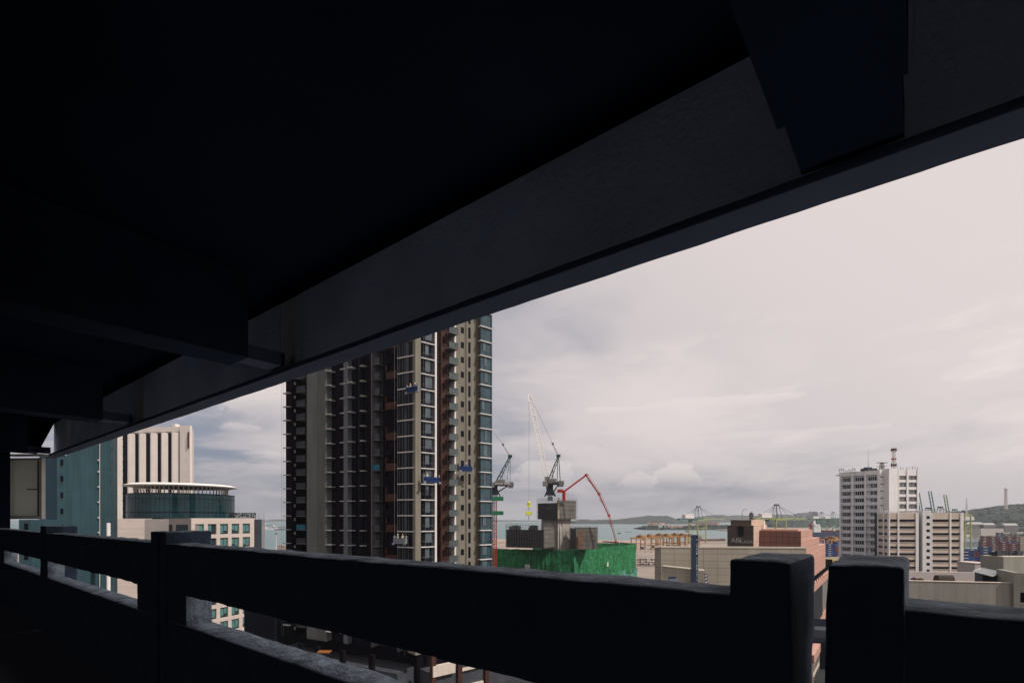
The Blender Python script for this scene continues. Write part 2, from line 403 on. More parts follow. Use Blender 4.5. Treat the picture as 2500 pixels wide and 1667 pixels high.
# end wall with a slanting cut next to the edge beam
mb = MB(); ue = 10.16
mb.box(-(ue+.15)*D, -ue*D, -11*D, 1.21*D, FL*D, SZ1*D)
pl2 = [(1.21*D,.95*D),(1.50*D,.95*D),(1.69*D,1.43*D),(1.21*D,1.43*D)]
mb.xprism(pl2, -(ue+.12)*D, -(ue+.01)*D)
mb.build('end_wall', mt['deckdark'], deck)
# framed frosted screen hanging under the edge beam at the far end
scr = thing('window_screen', 'pale frosted panel in a light metal frame at the far left end of the deck', 'window', tuple(P(66, 1264, 10.3)), R(-4))
s0, s1 = P(24,1264,10.3).x-P(66,1264,10.3).x, P(108,1264,10.3).x-P(66,1264,10.3).x
zt = P(0,1118,10.3).z-H
mb = MB(); t_ = .045
mb.box(s1-t_*1.3, s1, -.03, .05, -.02, zt); mb.box(s0, s1-t_*1.3, -.03, .05, -.02, t_); mb.box(s0, s1-t_*1.3, -.03, .05, zt-t_, zt)
mb.box(s0, s0+.02, -.03, .05, t_, zt-t_)
mb.build('window_frame', mt['alu'], scr)
mb = MB(); mb.box(s0+.02, s1-t_*1.3-.05, .0, .012, t_, zt-t_); mb.build('pane', mt['pane'], scr)
mb = MB(); mb.box(s1-t_*1.3-.05, s1-t_*1.3, -.012, .03, t_, zt-t_)
mb.box(s1-.30, s1-t_*1.3-.03, -.05, -.012, zt*.47, zt*.47+.02); mb.build('latch', mt['dgrey'], scr)
mb = MB(); mb.box(s0-.02, s1+.05, -.06, .07, zt+.04, zt+.075); mb.build('head_rail', mt['alu'], scr)

# ================================================================ GROUND, SEA
mt['sea'] = mat('sea_water', (.085,.15,.16), .35, .10, .0015, bump=.25, bscale=.05, spec=.35)
mt['ground'] = mat('port_ground', (.24,.205,.175), .95, .25, .012)
mt['grass'] = mat('grass', (.07,.10,.025), .95, .3, .1)
mt['asphalt'] = mat('asphalt', (.03,.03,.034), .9, .2, .1)
mt['sand'] = mat('reclaimed_sand', (.30,.23,.19), .95, .2, .01)
mt['hillgreen'] = mat('hill_green', (.024,.036,.031), .95, .35, .01)
sea = MB().box(-14000, 14000, -300, 15000, -.9, 0).build('sea', mt['sea']); tag(sea, kind='structure')
land = [(-3000,-200),(2500,-200),(3800,900),(3800,2600),(900,2500),(760,1500),(1400,1100),(700,560),(395,600),(430,1000),(250,1060),(-60,1130),(-250,900),(-335,775),(-420,765),(-900,700),(-3000,650)]
g = MB().prism(land, -.5, 3.0).build('ground', mt['ground']); tag(g, kind='structure')
rd = MB().prism([(60,330),(420,330),(420,380),(60,372)], 3.004, 3.008).build('grass_verge', mt['grass']); tag(rd, kind='structure')
rd = MB().prism([(-60,-150),(260,-150),(200,320),(100,300),(-60,230)], 3.004, 3.009).build('road', mt['asphalt']); tag(rd, kind='structure')
rd = MB().prism([(60,372),(420,380),(420,396),(60,386)], 3.004, 3.009).build('road', mt['asphalt']); tag(rd, kind='structure')
sp = MB().prism([(-75,1000),(330,940),(420,1010),(250,1065),(-60,1135)], 3.004, 3.6).build('sand_fill', mt['sand']); tag(sp, kind='structure')

# ---------------------------------------------------------------- hills and islands
def ridge(name, pts, base_d, depth, m, base_z=0.0, rows=14, rough=3.0, kind='structure'):
    "hill whose skyline passes the listed pixels when stood at distance base_d; real depth behind and in front"
    v = []; f = []; cols = []
    N_ = 120
    x0, x1 = pts[0][0], pts[-1][0]
    for i in range(N_+1):
        x = x0+(x1-x0)*i/N_
        for (a, b) in zip(pts, pts[1:]):
            if a[0] <= x <= b[0]:
                t = (x-a[0])/(b[0]-a[0]); y = a[1]+(b[1]-a[1])*t; break
        hz_ = H+(1264-y)/1250*base_d
        for j in range(rows+1):
            s_ = j/rows; d = base_d+(s_-.45)*depth
            prof = (math.sin(s_/.45*math.pi/2) if s_ <= .45 else math.cos((s_-.45)/.55*math.pi/2))
            X_ = (x-1250)/1250*base_d
            z = base_z+(hz_-base_z)*prof + noise.noise(Vector((X_*.02, d*.02, 1)))*rough*prof + noise.noise(Vector((X_*.07, d*.07, 5)))*rough*.5*prof
            v.append((X_, d, z))
    for i in range(N_):
        for j in range(rows):
            a = i*(rows+1)+j; f.append((a, a+rows+1, a+rows+2, a+1))
    me = bpy.data.meshes.new(name); me.from_pydata(v, [], f); me.materials.append(m)
    for p in me.polygons: p.use_smooth = True
    o = bpy.data.objects.new(name, me); COL.objects.link(o); tag(o, kind=kind)
    return o
ridge('island_hill', [(1395,1272),(1420,1267),(1450,1269),(1500,1268),(1540,1264),(1580,1258.5),(1600,1259),(1622,1258),(1640,1264),(1660,1269),(1680,1272)], 4600, 900, mt['hillgreen'], rough=6)
ridge('far_hill', [(1640,1271),(1690,1262),(1720,1260),(1752,1256),(1775,1259),(1800,1257),(1830,1258),(1870,1260),(1905,1255),(1925,1256),(1945,1262),(1990,1264),(2060,1264),(2120,1266),(2200,1270)], 6500, 1500, mt['hillgreen'], rough=8)
ridge('far_coast', [(560,1272),(640,1271.5),(662,1270),(680,1267),(700,1269),(760,1270),(900,1266),(1000,1266),(1100,1267),(1210,1269),(1260,1270),(1330,1271),(1400,1272)], 8000, 1200, mt['hillgreen'], rough=6)
hill = ridge('wooded_hill', [(2280,1282),(2330,1262),(2355,1254),(2370,1248),(2385,1246),(2415,1247),(2430,1243),(2455,1238),(2475,1235),(2490,1232),(2520,1231),(2580,1224),(2680,1216),(2800,1230),(3000,1262)], 2100, 1100, mt['hillgreen'], base_z=3, rough=7, rows=22)
islet = ridge('islet', [(1562,1288),(1572,1284.5),(1600,1284),(1640,1284),(1700,1283),(1760,1282.5),(1800,1283),(1850,1288)], 2250, 260, mt['hillgreen'], rough=2)
ridge('far_shore', [(1860,1276),(1885,1272),(1905,1270),(1960,1271),(2000,1270),(2050,1268),(2150,1262),(2250,1262),(2330,1268)], 2900, 600, mt['hillgreen'], rough=5, base_z=0)
# woodland: leaf-clump canopies over hill, islet and far shore (uncountable)
mt['leaf'] = mat('leaves', (.011,.020,.016), .9, .5, .08)
mt['leaf2'] = mat('leaves_grey_green', (.03,.05,.036), .9, .5, .08)
def canopy(name, n, spot, rr, m):
    mb = MB()
    for _ in range(n):
        c, r = spot(); r *= random.uniform(*rr)
        nv = 7; rings = 3
        prev = None
        for k in range(rings+1):
            ph = math.pi/2*k/rings; zz_ = math.sin(ph)*r*.8; ra = math.cos(ph)*r
            ring = [c+Vector((math.cos(2*math.pi*i/nv+k)*ra*random.uniform(.75,1.2), math.sin(2*math.pi*i/nv+k)*ra*random.uniform(.75,1.2), zz_*random.uniform(.85,1.15))) for i in range(nv)]
            if prev:
                for i in range(nv): mb.face([prev[i], prev[(i+1) % nv], ring[(i+1) % nv], ring[i]])
            prev = ring
    o = mb.build(name, m); tag(o, kind='stuff'); return o
def surf_pts(o):
    vs_ = [v.co.copy() for v in o.data.vertices]; return vs_
hv = [v for v in surf_pts(hill) if v.y < 2150 and v.z > 6]
canopy('woodland', 1700, lambda: (random.choice(hv)+Vector((random.uniform(-22,22), random.uniform(-25,25), -4)), 1), (5, 11), mt['leaf'])
iv = [v for v in surf_pts(islet) if v.z > 2 and v.y < 2260]
canopy('islet_trees', 420, lambda: (random.choice(iv)+Vector((random.uniform(-3,3), random.uniform(-10,10), -2)), 1), (3.5, 8), mt['leaf'])
fv = [v for v in surf_pts(bpy.data.objects['far_shore']) if v.z > 5 and v.y < 2920]
canopy('shore_woodland', 700, lambda: (random.choice(fv)+Vector((random.uniform(-12,12), random.uniform(-20,20), -4)), 1), (6, 13), mt['leaf2'])
# ================================================================ CONDOMINIUM TOWER
FH = 3.1; ZS = H+31.47
A0 = Vector((-19.0, 100.5)); dL = Vector((-.89, .456)).normalized()
def tL(x): r=(x-1250)/1250; return (A0.x-r*A0.y)/(r*dL.y-dL.x)
pLL = A0+dL*tL(697)
MLf, sL, LL = frame(pLL, A0)
B0 = Vector((-18.35, 100.55)); dR = Vector((.766, .643)).normalized()
B1 = B0+dR*17.8
MRf, sR, LR = frame(B0, B1)
tower = thing('apartment_tower', 'tall unfinished apartment tower with dark glass bays, beige blade walls and hanging work cradles', 'apartment tower', (A0.x+4, A0.y+12, 0))
ZB, ZT = 3.0, ZS+FH*5+.6
ZTL = ZS+FH*2+.6
floors = [ZS+FH*j for j in range(-19, 6)]
wcount = {'n': 0}; stuffw = MB()
def seg(m): return MB(m)
def tb(mb, name, m, parent=tower): return mb.build(name, m, parent, world=True)
# structural core
mb = MB(MLf); mb.box(.4, LL-1.2, 3.4, 9, ZB, ZTL); tb(mb, 'core', mt['dbrown'])
mb = MB(MRf); mb.box(.9, LR-.3, 2.2, 14, ZB, ZT-.1); tb(mb, 'core', mt['dbrown'])
def Lb(x0, x1, y0, y1, z0, z1, mb=None):
    mb = mb or MB(MLf); mb.M = MLf; mb.box(sL(x0, y0), sL(x1, y0), y0, y1, z0, z1); return mb
def Rb(x0, x1, y0, y1, z0, z1, mb=None):
    mb = mb or MB(MRf); mb.M = MRf; mb.box(sR(x0, y0), sR(x1, y0), y0, y1, z0, z1); return mb
ZP = H-26.5     # podium level
# left face: brown end strip, blade wall, piers
tb(Lb(698, 713, 0, 3.5, ZP, ZTL), 'wall', mt['dbrown'])
tb(Lb(713, 721, .8, 3.5, ZP, ZTL), 'wall', mt['black'])
mb = Lb(749, 797, -1.0, 3.5, ZP, ZTL)
tb(mb, 'blade_wall', mt['bladewall'])
mb = MB()
for x in (774, 777.5, 782, 786, 790, 793.5): Lb(x, x+.8, -1.09, -1.0, ZP, ZT, mb)
tb(mb, 'groove', mt['bladewall'])
tb(Lb(797.5, 820, .5, 3.4, ZP, ZTL), 'curtain_wall', mt['dglass'])
tb(Lb(820.5, 839, .1, 3.4, ZP, ZTL), 'wall', mt['dbrown'])
mb = Lb(840, 848.5, -.7, 3.4, ZP, ZTL); Lb(838.6, 840, -.35, 3.0, ZP, ZT, mb)
tb(mb, 'pier', mt['pier_grey'])
tb(Lb(849, 878, .5, 3.4, ZP, ZTL), 'curtain_wall', mt['dglass'])
tb(Lb(866, 870, .2, .5, ZP, ZTL), 'mullion', mt['dbrown'])
tb(Lb(878.5, 886, .25, 3.4, ZP, ZTL), 'wall', mt['black'])
tb(Lb(886.5, 906, .6, 3.4, ZP, ZTL), 'wall', mt['dbrown'])
tb(Lb(937, 969, .6, 3.3, ZP, ZTL), 'wall', mt['dbrown'])
# sun-shading fins, one slab set per storey and column
mb = MB()
for z in floors:
    if z < ZP or z > ZTL: continue
    for (x0, x1, y0, y1) in ((690.0, 704, -.75, .05), (794.5, 805, -1.3, .3), (829, 840, -.9, .15), (848, 858.5, -1.0, .3), (878, 887, -.8, .2)):
        Lb(x0, x1, y0, y1, z-.09, z+.09, mb)
    Lb(717.5, 719.5, .55, .8, z-1.1, z-.5, mb)
tb(mb, 'sun_fin', mt['finshadec'])
# balconies (left face, two columns)
rnd = random.Random(3)
def balcony(frame_b, x0, x1, yf, yb, z, blue=False):
    mb = MB(); frame_b(x0, x1, yf, yb, z-.14, z, mb)
    b = tb(mb, 'balcony', mt['greyc'])
    r = MB(); frame_b(x0, x1, yf, yf+.05, z+.06, z+1.15, r)
    g = r.build('railing', mt['blueglass'] if blue else (mt['railglass'] if frame_b is Rb else mt['rail_shade']), b, world=True)
    r2 = MB(); n = 3
    s_a = x0; 
    for k in range(n+1):
        xx = x0+(x1-x0)*k/n; frame_b(max(x0, xx-.4), min(x1, xx+.4), yf-.03, yf, z, z+1.18, r2)
    frame_b(x0, x1, yf-.05, yf+.07, z+1.15, z+1.2, r2)
    r2.build('rail', mt['dgrey'], b, world=True)
    return b
for j, z in enumerate(floors):
    if z < ZP or z > ZTL-1: continue
    balcony(Lb, 723.5, 745, -.2, 3.2, z, blue=(j == 8))
    balcony(Lb, 907.5, 926, -.35, 3.2, z, blue=(j in (4, 12)))
    # brown spandrel panels beside the balcony
    mb = MB(); Lb(940+rnd.random()*3, 968, .35, .6, z-.2, z+1.3, mb); Lb(941, 943.5, .2, .6, z+1.5, z+2.6, mb)
    tb(mb, 'panel', mt['dbrown'] if j % 2 else mt['brown'])
tb(Lb(746, 749, .2, 3.4, ZP, ZTL), 'side_wall', mt['black'])
tb(Lb(722, 723.2, .4, 3.4, ZP, ZTL), 'side_wall', mt['black'])
mb = MB(); Lb(906, 907.4, -.6, 3.2, ZP, ZT, mb); tb(mb, 'side_wall', mt['greyc'])
mb = MB(); Lb(930, 934, 1.5, 3.4, ZP, ZT, mb); tb(mb, 'side_wall', mt['dgrey'])
# corner bay (left face) - one storey-high window per floor with its slab edge
def bay(fb, x0, x1, y0, z, mull=(), slab=(0,0), depth=2.2, rail=True, glass=None, shade=0):
    mb = MB(); fb(x0, x1, y0, y0+.1, z+.1, z+FH-.1, mb); w = tb(mb, 'window', glass or mt['dglass'])
    s_ = MB(); fb(x0-slab[0], x1+slab[1], y0-.38, y0+.5, z-.09, z+.09, s_); s_.build('sill', mt['ledge'], w, world=True)
    m_ = MB()
    for q in mull: fb(q-.35, q+.35, y0-.06, y0+.04, z+.11, z+FH-.11, m_)
    if rail:
        fb(x0+.5, x1-.5, y0-.05, y0+.02, z+1.08, z+1.15, m_)
    m_.build('mullion', mt['greyc'], w, world=True)
    return w
rnd = random.Random(5)
mt['curtain'] = mat('blue_grey_blind', (.060,.085,.100), .35, .3, .6, spec=.6)
for j, z in enumerate(floors):
    if z < ZP: continue
    if z < ZTL-1: bay(Lb, 971, 1009.5, -.9, z, mull=(983, 997), slab=(1.5, 2), rail=False)
    w = bay(Rb, 1031, 1061, -.1, z, mull=(1038.5, 1055), slab=(2.5, .5), glass=mt['dglass'])
    c = MB(); Rb(1039, 1046+rnd.random()*8, .0-.12, -.11, z+.5+rnd.random()*.4, z+FH-.2, c); c.build('blind', mt['curtain'], w, world=True)
    w = bay(Rb, 1173.5, 1197.5, -1.0, z, mull=(1186+rnd.random()*3,), slab=(.5, 3.2), glass=mt['mglass'])
    if rnd.random() < .7:
        c = MB(); x_ = 1176+rnd.random()*8; Rb(x_, x_+rnd.uniform(5, 11), -1.12, -1.11, z+.3+rnd.random()*.9, z+FH-.25, c); c.build('blind', mt['curtain'], w, world=True)
for (f_, x, y) in ((Lb, 970.2, -1.0), (Lb, 1009.7, -1.0)):
    tb(f_(x-.5, x+.5, y, y+3.0, ZP, ZTL), 'mullion_post', mt['greyc'])
mb = Lb(1010.6, 1013.2, .3, 3.0, ZP, ZTL); tb(mb, 'recess', mt['black'])
tb(Rb(1014, 1027.5, -1.1, 2.0, ZP, ZT), 'pier', mt['beigewall'])
tb(Rb(1027.6, 1030.5, .5, 2.2, ZP, ZT), 'recess', mt['black'])
tb(Rb(1062.3, 1066.6, -.5, 2.0, ZP, ZT), 'mullion_post', mt['white2'])
tb(Rb(1067, 1076, 1.2, 2.3, ZP, ZT), 'recess', mt['black'])
mb = MB()
for j, z in enumerate(floors):
    if z < ZP: continue
    if j > 23: Rb(1067.5, 1079, -.3, 1.2, z-.1, z+1.2, mb)
    else: Rb(1067.3, 1074, .3, 1.2, z-.1, z+(1.0 if j % 2 else .7), mb)
tb(mb, 'panel', mt['dbrown'])
tb(Rb(1076.3, 1090.5, .2, 2.3, ZP, ZT), 'brown_column', mt['brown'])
mb = MB()
for j, z in enumerate(floors):
    if z < ZP: continue
    for x in (1079, 1082.5, 1086): Rb(x, x+1.2, .15, .2, z+.4, z+FH-1.0, mb)
tb(mb, 'slot', mt['black'])
# right face balconies
tb(Rb(1090.8, 1100, 2.0, 2.4, ZP, ZT), 'recess', mt['dgrey'])
tb(Rb(1109.5, 1113.5, -.2, 2.3, ZP, ZT), 'side_wall', mt['white2'])
tb(Rb(1113.8, 1172.8, .25, 2.2, ZP, ZT), 'wall', mt['beigewall'])
mb = MB()
for x in (1136.5, 1139, 1160, 1163.5): Rb(x, x+.9, .12, .25, ZP, ZT, mb)
tb(mb, 'pipe', mt['beigewall'])
for j, z in enumerate(floors):
    if z < ZP: continue
    balcony(Rb, 1097, 1118.5, -1.3, 2.0, z)
    mb = MB(); Rb(1092, 1097, .4, 2.0, z+.3, z+2.0, mb); tb(mb, 'panel', mt['brown'])
    mb = MB(); Rb(1125.5, 1132.8, .2, .3, z+1.1, z+2.3, mb)
    if j > 17: tb(mb, 'window', mt['dglass'])
    else: stuffw.M = MRf; stuffw.box(sR(1125.5,.2), sR(1132.8,.2), .2, .3, z+1.1, z+2.3)
    stuffw.M = MRf; stuffw.box(sR(1143.5,.2), sR(1149,.2), .2, .3, z+.4, z+2.7)
o = tb(stuffw, 'window', mt['dglass']); o['kind'] = 'stuff'
mb = MB(MRf); mb.box(LR-.6, LR-.3, -1.0, 2.2, ZP, ZT); tb(mb, 'side_wall', mt['mglass'])
# podium under the tower
mb = MB(MLf); mb.box(-3, LL-2, -3.0, 20, ZB, ZP-3.5); tb(mb, 'podium', mt['dgrey'])
mb = MB(MRf); mb.box(1.5, LR+2, -2.5, 14, ZB, ZP-3.8); tb(mb, 'podium', mt['dgrey'])
for k_ in range(7):
    mb = MB(); x = (1034, 1098, 1164, 760, 800, 860, 930)[k_]
    if k_ < 3: mb.M = MRf; s_ = sR(x); mb.box(s_, s_+1.0, -3.1, -2.4, ZB, ZP+.5)
    else: mb.M = MLf; s_ = sL(x); mb.box(s_, s_+1.1, -3.6, -2.9, ZB, ZP-.5)
    tb(mb, 'podium_column', mt['brown'] if k_ < 3 else mt['dbrown'])
mb = MB()
for z in (ZP-8, ZP-4.5):
    mb.M = MRf; mb.box(sR(1107), sR(1160), -3.0, -2.45, z, z+.5)
mb.box(sR(1036), sR(1090), -3.3, -2.45, ZP-4.3, ZP-2.2)
tb(mb, 'canopy', mt['cream'])
# work-cradle ropes down the facade
mb = MB()
for x, y in ((1046, -1.9), (1058, -1.9), (1093, -1.7), (1121, -1.2)):
    p = MRf @ Vector((sR(x, y), y, 0)); mb.tube((p.x,p.y,ZP), (p.x,p.y,ZTL+1), .02, 3)
for x, y in ((975, -2.2), (988, -2.2), (692, -1.4), (687, -1.4)):
    p = MLf @ Vector((sL(x, y), y, 0)); mb.tube((p.x,p.y,ZP), (p.x,p.y,ZTL+1), .02, 3)
tb(mb, 'rope', mt['greyc'])

# ---------------------------------------------------------------- people (one skinned body, evaluated to a mesh)
mt['skin'] = mat('skin', (.30,.17,.11), .6, .05); mt['shirt_w'] = mat('pale_shirt', (.5,.48,.42), .8, .1)
mt['shirt_b'] = mat('blue_shirt', (.05,.09,.2), .8, .1); mt['helmet_y'] = mat('yellow_helmet', (.55,.45,.08), .4, .05)
mt['helmet_w'] = mat('white_helmet', (.7,.7,.66), .4, .05); mt['trousers'] = mat('dark_trousers', (.03,.035,.05), .8, .1)
def body_mesh(name, arm):
    me = bpy.data.meshes.new(name)
    v = [(0,0,.95),(0,0,1.15),(0,0,1.35),(0,0,1.47),(0,0,1.62),
         (.10,0,.90),(.11,.02,.48),(.11,0,.05),(-.10,0,.90),(-.11,-.03,.48),(-.11,0,.05),
         (.19,0,1.40),(.25,-.06,1.14),(.22,-.30,1.10+arm),(-.19,0,1.40),(-.25,-.05,1.14),(-.20,-.28,1.12),
         (.11,-.12,.02),(-.11,-.12,.02)]
    e = [(0,1),(1,2),(2,3),(3,4),(0,5),(5,6),(6,7),(0,8),(8,9),(9,10),(2,11),(11,12),(12,13),(2,14),(14,15),(15,16),(7,17),(10,18)]
    rr = [.13,.125,.14,.06,.10,.085,.06,.045,.085,.06,.045,.06,.045,.035,.06,.045,.035,.04,.04]
    me.from_pydata(v, e, []); o = bpy.data.objects.new('tmp', me); COL.objects.link(o)
    md = o.modifiers.new('s', 'SKIN'); me.skin_vertices
    for i, r in enumerate(rr): me.skin_vertices[0].data[i].radius = (r, r*.85 if i in (0,1,2) else r)
    me.skin_vertices[0].data[0].use_root = True
    o.modifiers.new('d', 'SUBSURF').levels = 1
    dg = bpy.context.evaluated_depsgraph_get(); ev = o.evaluated_get(dg)
    out = bpy.data.meshes.new_from_object(ev); bpy.data.objects.remove(o)
    out.name = name
    for p in out.polygons: p.use_smooth = True
    return out
def person(loc, rz, shirt, helm, label, arm=.05):
    me = body_mesh('person', arm); me.materials.clear(); me.materials.append(shirt); me.materials.append(mt['trousers']); me.materials.append(mt['skin'])
    for p in me.polygons:
        z = p.center.z
        p.material_index = 1 if z < .93 else (2 if z > 1.46 or p.center.y < -.2 else 0)
    o = bpy.data.objects.new('person', me); COL.objects.link(o); o.location = loc; o.rotation_euler = (0,0,rz)
    tag(o, label, 'person', 'workers on the hanging cradles')
    mb = MB(); mb.lathe([(.155,1.66),(.125,1.68),(.118,1.74),(.08,1.80),(0,1.82)], 12); h = mb.build('helmet', helm, o)
    return o
# ---------------------------------------------------------------- hanging work cradles
mt['cradle_blue'] = mat('cradle_blue', (.008,.02,.075), .5, .15, 2); mt['cradle_grey'] = mat('cradle_grey', (.16,.17,.19), .5, .15, 2)
def cradle(fr, sfn, x, y_px, yoff, L, m, label, ppl, top=ZTL+1.2):
    s_ = sfn(x, yoff); c = fr @ Vector((s_, yoff, 0))
    z = H+(1264-y_px)/1250*c.y
    ang = math.atan2(fr[1][0], fr[0][0])
    t = thing('work_cradle', label, 'work cradle', (c.x, c.y, z), ang, 'work cradles hanging on the tower')
    mb = MB(); mb.box(-L/2, L/2, -.35, .35, -.06, 0)
    mb.build('platform', mt['cradle_grey'], t)
    mb = MB(); mb.box(-L/2, L/2, -.38, -.35, .0, 1.0); mb.box(-L/2, L/2, .35, .38, 0, .8); mb.box(-L/2-.03, -L/2, -.36, .36, 0, .95); mb.box(L/2, L/2+.03, -.36, .36, 0, .95)
    mb.build('guard_panel', m, t)
    mb = MB()
    for sx in (-1, 1):
        mb.box(sx*L/2-.12, sx*L/2+.12, -.2, .2, .0, 1.5)
        mb.tube((sx*L/2, 0, 1.5), (sx*L/2, 0, top-z), .02, 3)
        mb.box(sx*L/2-.25, sx*L/2+.25, -.5, -.38, -.3, .15)
    mb.build('hoist', mt['cradle_grey'], t)
    for i, (px, shirt, helm, lab) in enumerate(ppl):
        q = Matrix.Rotation(ang, 4, 'Z') @ Vector((px, 0, 0)); person((c.x+q.x, c.y+q.y, z), ang+math.pi*(.15 if i else -.1), shirt, helm, lab, arm=.05+.12*i)
cradle(MLf, sL, 1007, 958, -2.4, 2.6, mt['cradle_blue'], 'blue work cradle nearest the edge beam, hanging highest on the corner of the tower',
       [(-.5, mt['shirt_w'], mt['helmet_y'], 'worker in a pale shirt at the left end of the highest blue cradle'), (.6, mt['shirt_b'], mt['helmet_w'], 'worker in a blue shirt at the right end of the highest blue cradle')])
cradle(MRf, sR, 1053, 1177, -2.2, 3.4, mt['cradle_blue'], 'widest bright blue work cradle, hanging across the corner windows of the tower',
       [(-.9, mt['shirt_w'], mt['helmet_y'], 'worker in a pale shirt at the left end of the widest blue cradle'), (.8, mt['shirt_w'], mt['helmet_w'], 'worker in a white helmet at the right end of the widest blue cradle')])
cradle(MRf, sR, 1136, 1150, -1.6, 3.0, mt['cradle_blue'], 'dark blue work cradle on the beige wall right of the glass balconies',
       [(.2, mt['shirt_b'], mt['helmet_w'], 'worker in a blue shirt in the cradle on the beige wall')])
cradle(MLf, sL, 977, 1326, -2.4, 2.8, mt['cradle_grey'], 'grey work cradle hanging lowest, just above the parapet',
       [(-.6, mt['shirt_w'], mt['helmet_w'], 'worker in a pale shirt at the left end of the lowest grey cradle'), (.6, mt['shirt_w'], mt['helmet_y'], 'worker in a yellow helmet at the right end of the lowest grey cradle')])

# ================================================================ BUILDINGS ON THE LEFT
# teal panelled block
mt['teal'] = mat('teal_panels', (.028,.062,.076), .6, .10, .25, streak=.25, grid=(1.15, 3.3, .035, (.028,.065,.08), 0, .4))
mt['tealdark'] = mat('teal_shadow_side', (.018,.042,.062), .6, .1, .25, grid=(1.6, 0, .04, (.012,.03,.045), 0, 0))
q0, q1, q2, q3 = G(96, 101), G(139, 100), G(262, 104), G(284, 105.4)
teal = thing('teal_building', 'teal panelled office block with a column of small dark windows', 'building', (q1.x, q1.y, 0))
zt1 = H+.124*100
M1, s1f, L1 = frame(q0[:2], q1[:2]); M2, s2f, L2 = frame(q1[:2], q2[:2]); M3, s3f, L3 = frame(q2[:2], q3[:2])
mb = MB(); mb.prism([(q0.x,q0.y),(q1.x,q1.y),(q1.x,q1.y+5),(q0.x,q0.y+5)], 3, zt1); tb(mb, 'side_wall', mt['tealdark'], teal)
mb = MB(M2); xs = s2f(163); mb.box(.02, xs, .02, 14, 3, zt1-.3); mb.box(xs, L2, 0, 14, 3, H+40); tb(mb, 'wall', mt['teal'], teal)
mb = MB(M3); mb.box(.02, L3, 2.2, 12, 3, H+39.9); mb.box(0, .7, .3, 2.2, 3, H+39.8); tb(mb, 'recess_wall', mt['teal'], teal)
for k in range(-7, 8):
    z = H+ (1264-1166.5)/1250*100 + (k-4)*3.19
    mb = MB(M2); mb.box(s2f(147.5), s2f(154.5), -.02, .12, z-.75, z+.45)
    if z < zt1-1 : w = tb(mb, 'window', mt['black'], teal); c = MB(M2); c.box(s2f(147.5), s2f(154.5), -.12, -.02, z-.83, z-.76); c.build('sill', mt['greyc'], w, world=True)
for k in range(-8, 8):
    z = H+(1264-1178)/1250*104.6 + (k-3)*2.93
    mb = MB(M3); mb.box(.9, L3-.2, 1.9, 2.3, z-.9, z+.9); w = tb(mb, 'window', mt['dglass'], teal)
    c = MB(M3)
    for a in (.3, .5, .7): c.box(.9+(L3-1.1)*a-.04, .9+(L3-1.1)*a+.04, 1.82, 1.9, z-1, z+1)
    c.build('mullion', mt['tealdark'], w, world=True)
    c = MB(M3); c.box(.7, L3, 1.2, 2.2, z+.95, z+1.95); tb(c, 'band', mt['teal'], teal)
mb = MB()
for z in (1124, 1152, 1189, 1226, 1264, 1300): p = P(243, z, 103.3); mb.tube(p-Vector((.08,.3,0)), p+Vector((.12,-.2,.1)), .12, 6)
p = P(243.5, 1200, 103.2); mb.tube((p.x,p.y,20), (p.x,p.y,H+20), .05, 4)
tb(mb, 'drain_pipe', mt['white2'], teal)
mb = MB(); p = P(265, 1276, 100); mb.tube((p.x,p.y,p.z-14), p, .32, 8); o = mb.build('vent_pipe', mt['white']); tag(o, 'thin white vertical pipe standing in front of the teal block', 'pipe')
# small teal annexe behind the screen
mb = MB(); a = G(46, 88); b = G(76, 88)
an = thing('annexe', 'small teal block with one dark window seen below the frosted screen', 'building', (a.x, a.y, 0))
Ma, sa, La = frame(a[:2], b[:2]); mb = MB(Ma); mb.box(0, La, 0, 6, 3, P(0,1268,88).z); tb(mb, 'wall', mt['teal'], an)
mb = MB(Ma); mb.box(sa(59), sa(69), -.02, .2, P(0,1296,88).z, P(0,1277,88).z); tb(mb, 'window', mt['black'], an)
for z in (1340, 1400): mb = MB(Ma); mb.box(sa(59), sa(69), -.02, .2, P(0,z+26,88).z, P(0,z,88).z); tb(mb, 'window', mt['black'], an)
# tall fin-clad tower
mt['fin'] = mat('fin_cream', (.58,.53,.49), .8, .05, .2, streak=.08); mt['finshade'] = mat('fin_grey', (.42,.38,.34), .85, .05, .2)
f0, f1 = G(281, 226), G(463, 220)
fin = thing('fin_tower', 'pale tower with tall vertical fins between dark window strips, behind the glass rotunda', 'office tower', (f0.x, f0.y, 0))
MF, sF, LF = frame(f0[:2], f1[:2])
ztop = P(0, 1032, 220).z; zf = P(0, 1055, 222).z
mb = MB(MF); mb.prism([(0,1.2),(LF,1.2),(LF-12,16),(0,16)], 3, ztop-1.2); mb.box(sF(438), LF, .2, 1.2, 3, ztop-1.0); mb.box(sF(416), sF(425), .6, 3, 3, ztop); tb(mb, 'wall', mt['fin'], fin)
mb = MB(MF); mb.box(.3, LF-.3, .5, 1.2, zf+.3, ztop-1.4); tb(mb, 'parapet', mt['fin'], fin)
for x0, x1 in ((297,310),(328,338),(355,366),(383.5,392.5),(409,418),(436,438.3)):
    mb = MB(MF); mb.box(sF(x0,.8), sF(x1,.8), .8, 1.25, 3, zf-.2); w = tb(mb, 'window_strip', mt['dglass'], fin)
    c = MB(MF); z = H-30
    while z < zf-2: c.box(sF(x0,.8), sF(x1,.8), .74, .8, z, z+.35); z += 3.4
    if x0 < 320: c.build('transom', mt['black'], w, world=True)
